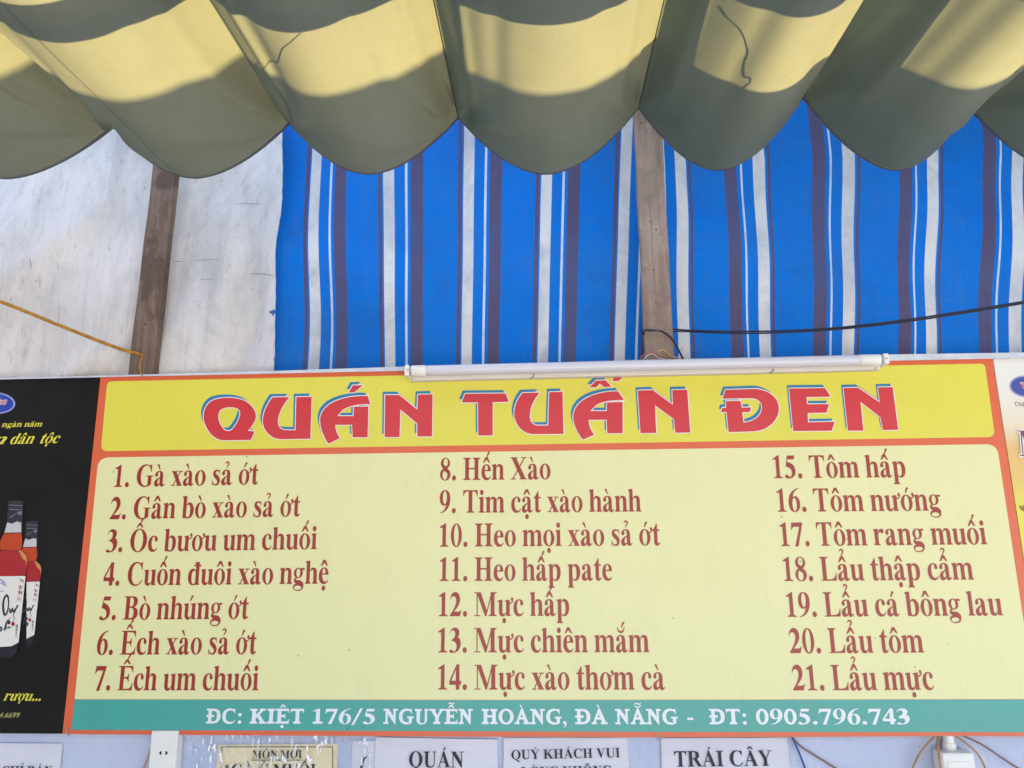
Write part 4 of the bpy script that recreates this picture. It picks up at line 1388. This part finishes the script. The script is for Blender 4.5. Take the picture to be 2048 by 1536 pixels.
for j in range(nz + 1):
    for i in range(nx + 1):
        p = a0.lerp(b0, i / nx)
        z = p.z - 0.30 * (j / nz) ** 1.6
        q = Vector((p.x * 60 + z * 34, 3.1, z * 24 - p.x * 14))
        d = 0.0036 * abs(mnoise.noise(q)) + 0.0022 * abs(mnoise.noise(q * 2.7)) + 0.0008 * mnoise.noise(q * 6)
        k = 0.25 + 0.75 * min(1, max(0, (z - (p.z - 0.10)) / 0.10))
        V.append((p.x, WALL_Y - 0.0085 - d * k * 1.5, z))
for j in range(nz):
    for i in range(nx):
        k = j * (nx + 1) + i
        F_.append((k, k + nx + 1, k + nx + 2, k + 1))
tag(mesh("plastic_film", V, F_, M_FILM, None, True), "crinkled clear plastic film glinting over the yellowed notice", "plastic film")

# socket strip
sk = empty("socket_strip", "white vertical power socket strip on the wall below the board's left end", "socket")
f0, f1 = at(303, 1462, -0.006), at(356, 1462, -0.006)
x0, x1, zt = f0.x, f1.x, f0.z
h = 0.30
body = box_mesh("body", (x0, -0.006, zt - h), (x1, WALL_Y - 0.001, zt), M_PLASTIC, sk, 0.0025, 3)
g0 = at(308, 1489.5, -0.0068)
g1 = at(349, 1489.5, -0.0068)
zc = at(328, 1506, -0.007).z
mod = box_mesh("socket_plate", (g0.x, -0.0072, g0.z - 0.125), (g1.x, -0.004, g0.z), M_PLASTIC, sk, 0.0008, 1)
for row in (0, 1):
    for sx in (-1, 1):
        cxx = (g0.x + g1.x) / 2 + sx * 0.0073
        zz = zc - row * 0.052
        pts = [(cxx - sx * 0.0028, -0.0074, zz - 0.0045), (cxx + sx * 0.0006, -0.0074, zz - 0.0036), (cxx + sx * 0.0026, -0.0074, zz - 0.0014), (cxx + sx * 0.0026, -0.0074, zz + 0.0014), (cxx + sx * 0.0006, -0.0074, zz + 0.0036), (cxx - sx * 0.0028, -0.0074, zz + 0.0045)]
        mesh("pin_hole", pts, [tuple(range(6)) if sx > 0 else tuple(range(5, -1, -1))], M_DARK, mod)
o = tube("socket_wire", [at(307, 1470, 0.012), at(303, 1490, 0.010), at(298, 1508, 0.008), at(290, 1530, 0.010), at(282, 1560, 0.016), at(276, 1640, 0.024)], 0.0021, M_TAN)
tag(o, "tan wire running down the wall left of the white socket strip", "wire")

# junction box with its conduit
jb = empty("junction_box", "white plastic junction box with a ribbed conduit under the board's right end", "junction box")
ct = at(1916, 1500, -0.012)
q0, q1 = at(1884, 1506, -0.022), at(1948, 1506, -0.022)
box_mesh("box", (q0.x, -0.022, q0.z - 0.17), (q1.x, WALL_Y - 0.001, q0.z), M_PLASTIC, jb, 0.004, 3)
lid0, lid1 = at(1894, 1523, -0.0235), at(1942, 1523, -0.0235)
box_mesh("lid", (lid0.x, -0.0235, q0.z - 0.15), (lid1.x, -0.020, lid0.z), M_PLASTIC, jb, 0.0012, 2)
cxp = (at(1893, 1501, 0.0).x + at(1914, 1501, 0.0).x) / 2 + 0.001


def lathe_z(name, prof, cx, cy, mat, parent, seg=24, rib=0.0):
    V, F_ = [], []
    for z, r in prof:
        for k in range(seg):
            g = 2 * math.pi * k / seg
            rr = r * (1 + (rib if k % 2 else 0))
            V.append((cx + rr * math.cos(g), cy + rr * math.sin(g), z))
    for i in range(len(prof) - 1):
        for k in range(seg):
            k2 = (k + 1) % seg
            F_.append((i * seg + k, i * seg + k2, (i + 1) * seg + k2, (i + 1) * seg + k))
    return mesh(name, V, F_, mat, parent)


lathe_z("conduit", [(q0.z + 0.014, 0.0118), (q0.z + 0.09, 0.0118)], cxp, 0.0125, M_PLASTIC, jb).data.polygons.foreach_set("use_smooth", [True] * 24)
lathe_z("collar", [(q0.z - 0.002, 0.0135), (q0.z + 0.014, 0.0130), (q0.z + 0.0145, 0.0115)], cxp, 0.0125, M_PLASTIC, jb, 36, 0.07)

for pts, r, mat, lab in (
        ([(1872, 1468), (1866, 1476), (1853, 1489), (1840, 1506), (1827, 1533), (1815, 1570), (1808, 1640)], 0.0022, M_TAN, "tan wire curving away to the left of the junction box"),
        ([(1879, 1468), (1876, 1476), (1875.5, 1492), (1878, 1512), (1881, 1535), (1884, 1570), (1886, 1640)], 0.0022, M_TAN, "tan wire hanging straight down across the junction box"),
        ([(1906, 1468), (1915, 1474.5), (1934, 1488), (1952, 1504), (1963, 1520), (1970, 1536), (1976, 1560), (1980, 1640)], 0.0020, M_TAN, "tan wire arching over the right corner of the junction box"),
        ([(1922, 1468), (1933, 1474), (1960, 1487), (1975, 1496), (2000, 1513), (2034, 1535), (2080, 1560), (2130, 1580)], 0.0022, plain("brown_wire", (0.22, 0.12, 0.09), 0.45, bump=0), "brown wire running down to the right from the junction box"),
        ([(1581, 1468), (1586, 1478), (1594, 1495), (1602, 1515), (1610, 1537), (1616, 1570), (1620, 1640)], 0.0021, plain("blue_wire", (0.02, 0.05, 0.28), 0.4, bump=0), "dark blue wire dropping from the board right of the Trái Cây notice"),
        ([(1582, 1468), (1588, 1478), (1602, 1493), (1619, 1504), (1645, 1520), (1674, 1538), (1710, 1556), (1760, 1590)], 0.0021, plain("grey_brown_wire", (0.20, 0.12, 0.10), 0.45, bump=0), "grey brown wire sagging right beside the blue wire")):
    o = tube("hanging_wire", [at(x, y, (0.004 if 1870 < pts[0][0] < 1930 else 0.018) - (0.030 if i > 1 and 1875 < pts[0][0] < 1885 else 0) - 0.004 * math.sin(i)) for i, (x, y) in enumerate(pts)], r, mat)
    tag(o, lab, "wire", "wires hanging below the board")

# ------------------------------------------------------------------ the scalloped awning overhead
EDGE_Y = CL.y + 1.45
DIR = -ray(1085, 1040).normalized()              # the creases run this way, towards and over the viewer
anch = [(-132, 280), (228, 256), (580, 248), (917, 237), (1277, 217), (1605, 197), (1935, 216), (2270, 250)]
lows = [(20, 358), (392, 357), (740, 349), (1096, 349), (1437, 341), (1786, 341), (2130, 350)]
A = [at(x, y, EDGE_Y) for x, y in anch]
Lw = [at(x, y, EDGE_Y) for x, y in lows]
SC = []
for i in range(len(A) - 1):
    s0 = (Lw[i].x - A[i].x) / (A[i + 1].x - A[i].x)
    zc = A[i].z + (A[i + 1].z - A[i].z) * s0
    SC.append([A[i], A[i + 1], s0, zc - Lw[i].z])
for side in (-1, 1):
    for k in range(4):
        if side < 0:
            b = SC[0][0]
            SC.insert(0, [b + Vector((-0.37, 0, -0.01)), b, 0.5, 0.14])
        else:
            b = SC[-1][1]
            SC.append([b, b + Vector((0.37, 0, -0.01)), 0.5, 0.14])
OFF = 4                                          # index of the first measured scallop


def awn(i, s, t):
    a, b, s0, d0 = SC[i]
    u = (s - s0) / s0 if s < s0 else (s - s0) / (1 - s0)
    p = a.lerp(b, s) + DIR * t
    drop = d0 * (1 - abs(u) ** 1.82) * (1 + 0.05 * math.sin(3.0 * t + i * 1.7) * min(1, t * 4))
    wrk = 0.0
    wid = b.x - a.x
    for x, sd in ((s * wid, 1), ((1 - s) * wid, -1)):
        r = math.hypot(x, t * 0.5)
        th = math.atan2(t * 0.5 + 0.004, x)
        k = min(1, r / 0.034) * min(1, t / 0.09) * (1.0 if i < OFF + 4 else 0.40)
        wrk += 0.026 * math.exp(-r / 0.085) * k * math.sin(th * 10 + i * 1.3 + sd)
        wrk += 0.012 * math.exp(-r / 0.065) * k * math.sin(th * 17 + i * 2.7 - sd)
        wrk -= 0.0075 * math.exp(-((x - 0.040 - 0.012 * math.sin(i * 2.1 + sd) - 0.02 * t) / 0.010) ** 2) * min(1, t * 4)
        wrk += 0.0060 * math.exp(-((x - 0.075 - 0.02 * math.sin(i * 1.1 - sd) - 0.05 * t) / 0.016) ** 2) * min(1, t * 3)
    bel = 0.006 * math.sin(9 * s + i * 2.3) * math.sin(math.pi * s) * min(1, t * 3)
    return p + Vector((0, 0, -drop + wrk + bel))


NS = 84
ts = [0, 0.004, 0.009, 0.014, 0.02, 0.028, 0.038, 0.05, 0.064, 0.08]
while ts[-1] < 1.55:
    ts.append(ts[-1] + (0.02 if ts[-1] < .55 else 0.06))


def fabric(name, col, transl, amount, seam=True):
    m = NT(name, col, 0.75, 0.2)
    m.mix(m.noise(3, 5, 0.6, (1, .7, 1), 0.4, 0.75), [c * .86 for c in col], 0.6)
    m.mix(m.noise(18, 6, 0.7, (1, 1, 1), 0.45, 0.8), [c * .70 for c in col], 0.5)
    m.mix(m.noise(5.5, 6, 0.65, (1.6, .5, 1), 0.40, 0.72, 0.6), [col[0] * .90, col[1] * .86, col[2] * .82], 0.8)
    m.mix(m.specks(24, 0.04, 0.22), [c * .2 for c in col], 0.8)
    m.mix(m.noise(330, 2, 0.6, lo=0.3, hi=0.7), [c * .80 for c in col], 0.5)
    m.bump(m.noise(500, 2, 0.5, lo=0, hi=1), 0.10, 0.0004)
    m.bump(m.noise(13, 4, 0.5, (1, .5, 1), lo=0, hi=1), 0.25, 0.006)
    return cloth_shader(m, transl, amount)


M_AWN = fabric("awning_cloth", (0.118, 0.186, 0.228), (1.66, 0.90, 0.275), 0.5)
M_HEM = fabric("awning_hem", (0.20, 0.22, 0.24), (1.2, 0.9, 0.5), 0.4)
aw = empty("awning", "olive beige fabric awning hanging in scalloped folds over the stall, patched with sunlight", "awning")
V, F_ = [], []
cols = [(i, k / NS) for i in range(len(SC)) for k in range(NS)] + [(len(SC) - 1, 1.0)]
for t_ in ts:
    for i, s in cols:
        V.append(awn(i, s, t_))
n = len(cols)
for j in range(len(ts) - 1):
    for i in range(n - 1):
        F_.append((j * n + i, j * n + i + 1, (j + 1) * n + i + 1, (j + 1) * n + i))
cl = mesh("canopy", V, F_, M_AWN, aw, True)
V, F_ = [], []
hem = [(0.0, 0.0), (0.0, -0.0007), (0.0085, -0.0007), (0.0088, 0.0)]
for t_, dz in hem:
    for i, s in cols:
        V.append(awn(i, s, max(0, t_)) + Vector((0, 0, dz)))
for j in range(len(hem) - 1):
    for i in range(n - 1):
        F_.append((j * n + i, j * n + i + 1, (j + 1) * n + i + 1, (j + 1) * n + i))
mesh("hem", V, F_, M_HEM, aw, True)
# a row of dark stitching along the hem
V, F_ = [], []
for t_ in (0.0074, 0.0083):
    for i, s in cols:
        V.append(awn(i, s, t_) + Vector((0, 0, -0.0010)))
mesh("stitching", V, [(i, i + 1, n + i + 1, n + i) for i in range(n - 1)], plain("dark_thread", (0.11, 0.11, 0.115), 0.8, bump=0), aw, True)
# sewn joins between widths of cloth
for i, s_ in ((OFF + 1, 0.40),):
    V, F_ = [], []
    for t_ in ts:
        p = awn(i, s_, t_) + Vector((0, 0, -0.0007))
        V += [p + Vector((-0.0006, 0, 0)), p + Vector((0.0006, 0, 0))]
    mesh("cloth_seam", V, [(k * 2, k * 2 + 1, k * 2 + 3, k * 2 + 2) for k in range(len(ts) - 1)], M_AWN, aw)
# cloth tapes sewn along each crease
for i in range(len(SC)):
    pa = SC[i][0]
    V, F_ = [], []
    rows = [pa + DIR * t_ for t_ in ts]
    for p in rows:
        V += [p + Vector((-0.0012, 0, -0.001)), p + Vector((0.0, 0, -0.0032)), p + Vector((0.0012, 0, -0.001))]
    for j in range(len(rows) - 1):
        for k in range(2):
            F_.append((j * 3 + k, j * 3 + k + 1, j * 3 + k + 4, j * 3 + k + 3))
    mesh("seam_tape", V, F_, M_AWN, aw)

# ------------------------------------------------------------------ unseen slabs placed to shade the awning from above
def low_at(i, py):
    """point on the lowest line of measured scallop i that shows at photo row py (py may lie above the frame)"""
    lo, hi = 0.0, 1.35
    for _ in range(50):
        mid = (lo + hi) / 2
        p = awn(i + OFF, SC[i + OFF][2], mid)
        if to_px(p)[1] > py:
            lo = mid
        else:
            hi = mid
    return awn(i + OFF, SC[i + OFF][2], lo)


def lift(p, h):
    return p + SUN * (h / SUN.z)


m_caster = plain("caster_sheet", (0.30, 0.30, 0.31), 0.6)


def slab(name, quad, th, label, cat):
    f = [Vector(q) for q in quad]
    t_ = [p + Vector((0, 0, th)) for p in f]
    o = mesh(name, f + t_, [(3, 2, 1, 0), (4, 5, 6, 7)] + [(i, (i + 1) % 4, 4 + (i + 1) % 4, 4 + i) for i in range(4)], m_caster)
    return tag(o, kind="structure")


def along(p, q, x):
    return p + (q - p) * ((x - p.x) / (q.x - p.x))


tag(box_mesh("backlight_blocker", (-5, 0.34, ZB + 0.80), (5, 0.5, 3.6), plain("blocker_grey", (0.25, 0.24, 0.23), 0.8)), kind="structure")  # unseen, added to stop light reaching the sheets from behind
# the unseen house eave, placed high and far for a soft shadow
p, q = lift(low_at(1, 203), 2.0), lift(low_at(4, 192), 2.0)
e0, e1 = along(p, q, -9), along(p, q, 7)
slab("eave_caster", [e0, e1, e1 + Vector((0, 5, 0.4)), e0 + Vector((0, 5, 0.4))], 0.008, None, None)
# unseen slabs added close above the cloth, with an open slot: the crisp dark band
p, q = lift(low_at(1, 86), 0.30), lift(low_at(5, 8), 0.30)
p2, q2 = lift(low_at(1, 15), 0.30), lift(low_at(2, -8), 0.30)
a0, a1 = along(p, q, -4), along(p, q, 4)
b0, b1 = along(p2, q2, -4), along(p2, q2, 4)
slab("band_caster", [a1, a0, b0, b1], 0.012, None, None)
c0, c1 = b0 + Vector((0, -0.16, 0)), b1 + Vector((0, -0.16, 0))
slab("overhead_blocker", [c1, c0, Vector((c0.x, -2.15, c0.z)), Vector((c1.x, -2.15, c1.z))], 0.012, None, None)  # added cover that keeps open sky off the cloth
# an unseen sheet added above the right end: its shadow is crisper there
p, q = lift(low_at(4, 186), 0.62), lift(low_at(5, 180), 0.62)
e0, e1 = along(p, q, lift(low_at(3, 190), 0.62).x + 0.24), along(p, q, 4)
slab("caster_sheet", [e0, e1, e1 + Vector((0, 0.45, 0.02)), e0 + Vector((0, 0.45, 0.02))], 0.006, None, None)

# dry twigs lying on top of the cloth, seen as shadows through it
from mathutils.bvhtree import BVHTree
bvh = BVHTree.FromPolygons([v.co for v in cl.data.vertices], [tuple(p.vertices) for p in cl.data.polygons])
m = plain("dry_twig", (0.05, 0.04, 0.03), 0.9, bump=0)
for pts, lab in (([(1425, 8), (1440, 30), (1462, 48), (1474, 62), (1484, 82), (1488, 104), (1480, 124), (1478, 150), (1490, 152), (1492, 164), (1480, 172), (1476, 190)], "dry twig lying on the awning, its dark line showing through right of the middle"),
                 ([(484, 146), (498, 128), (512, 124), (540, 120), (556, 108), (562, 96), (568, 92), (584, 80), (600, 66)], "dry twig lying on the awning, its thin line showing through left of the middle")):
    P_ = []
    for x, y in pts:
        hit = bvh.ray_cast(CL, ray(x, y).normalized())
        if hit[0] is not None:
            P_.append(hit[0] + Vector((0, 0, 0.004)))
    o = tube("twig", P_, 0.0009, m, None, 6, 5)
    tag(o, lab, "twig", "twigs on the awning")
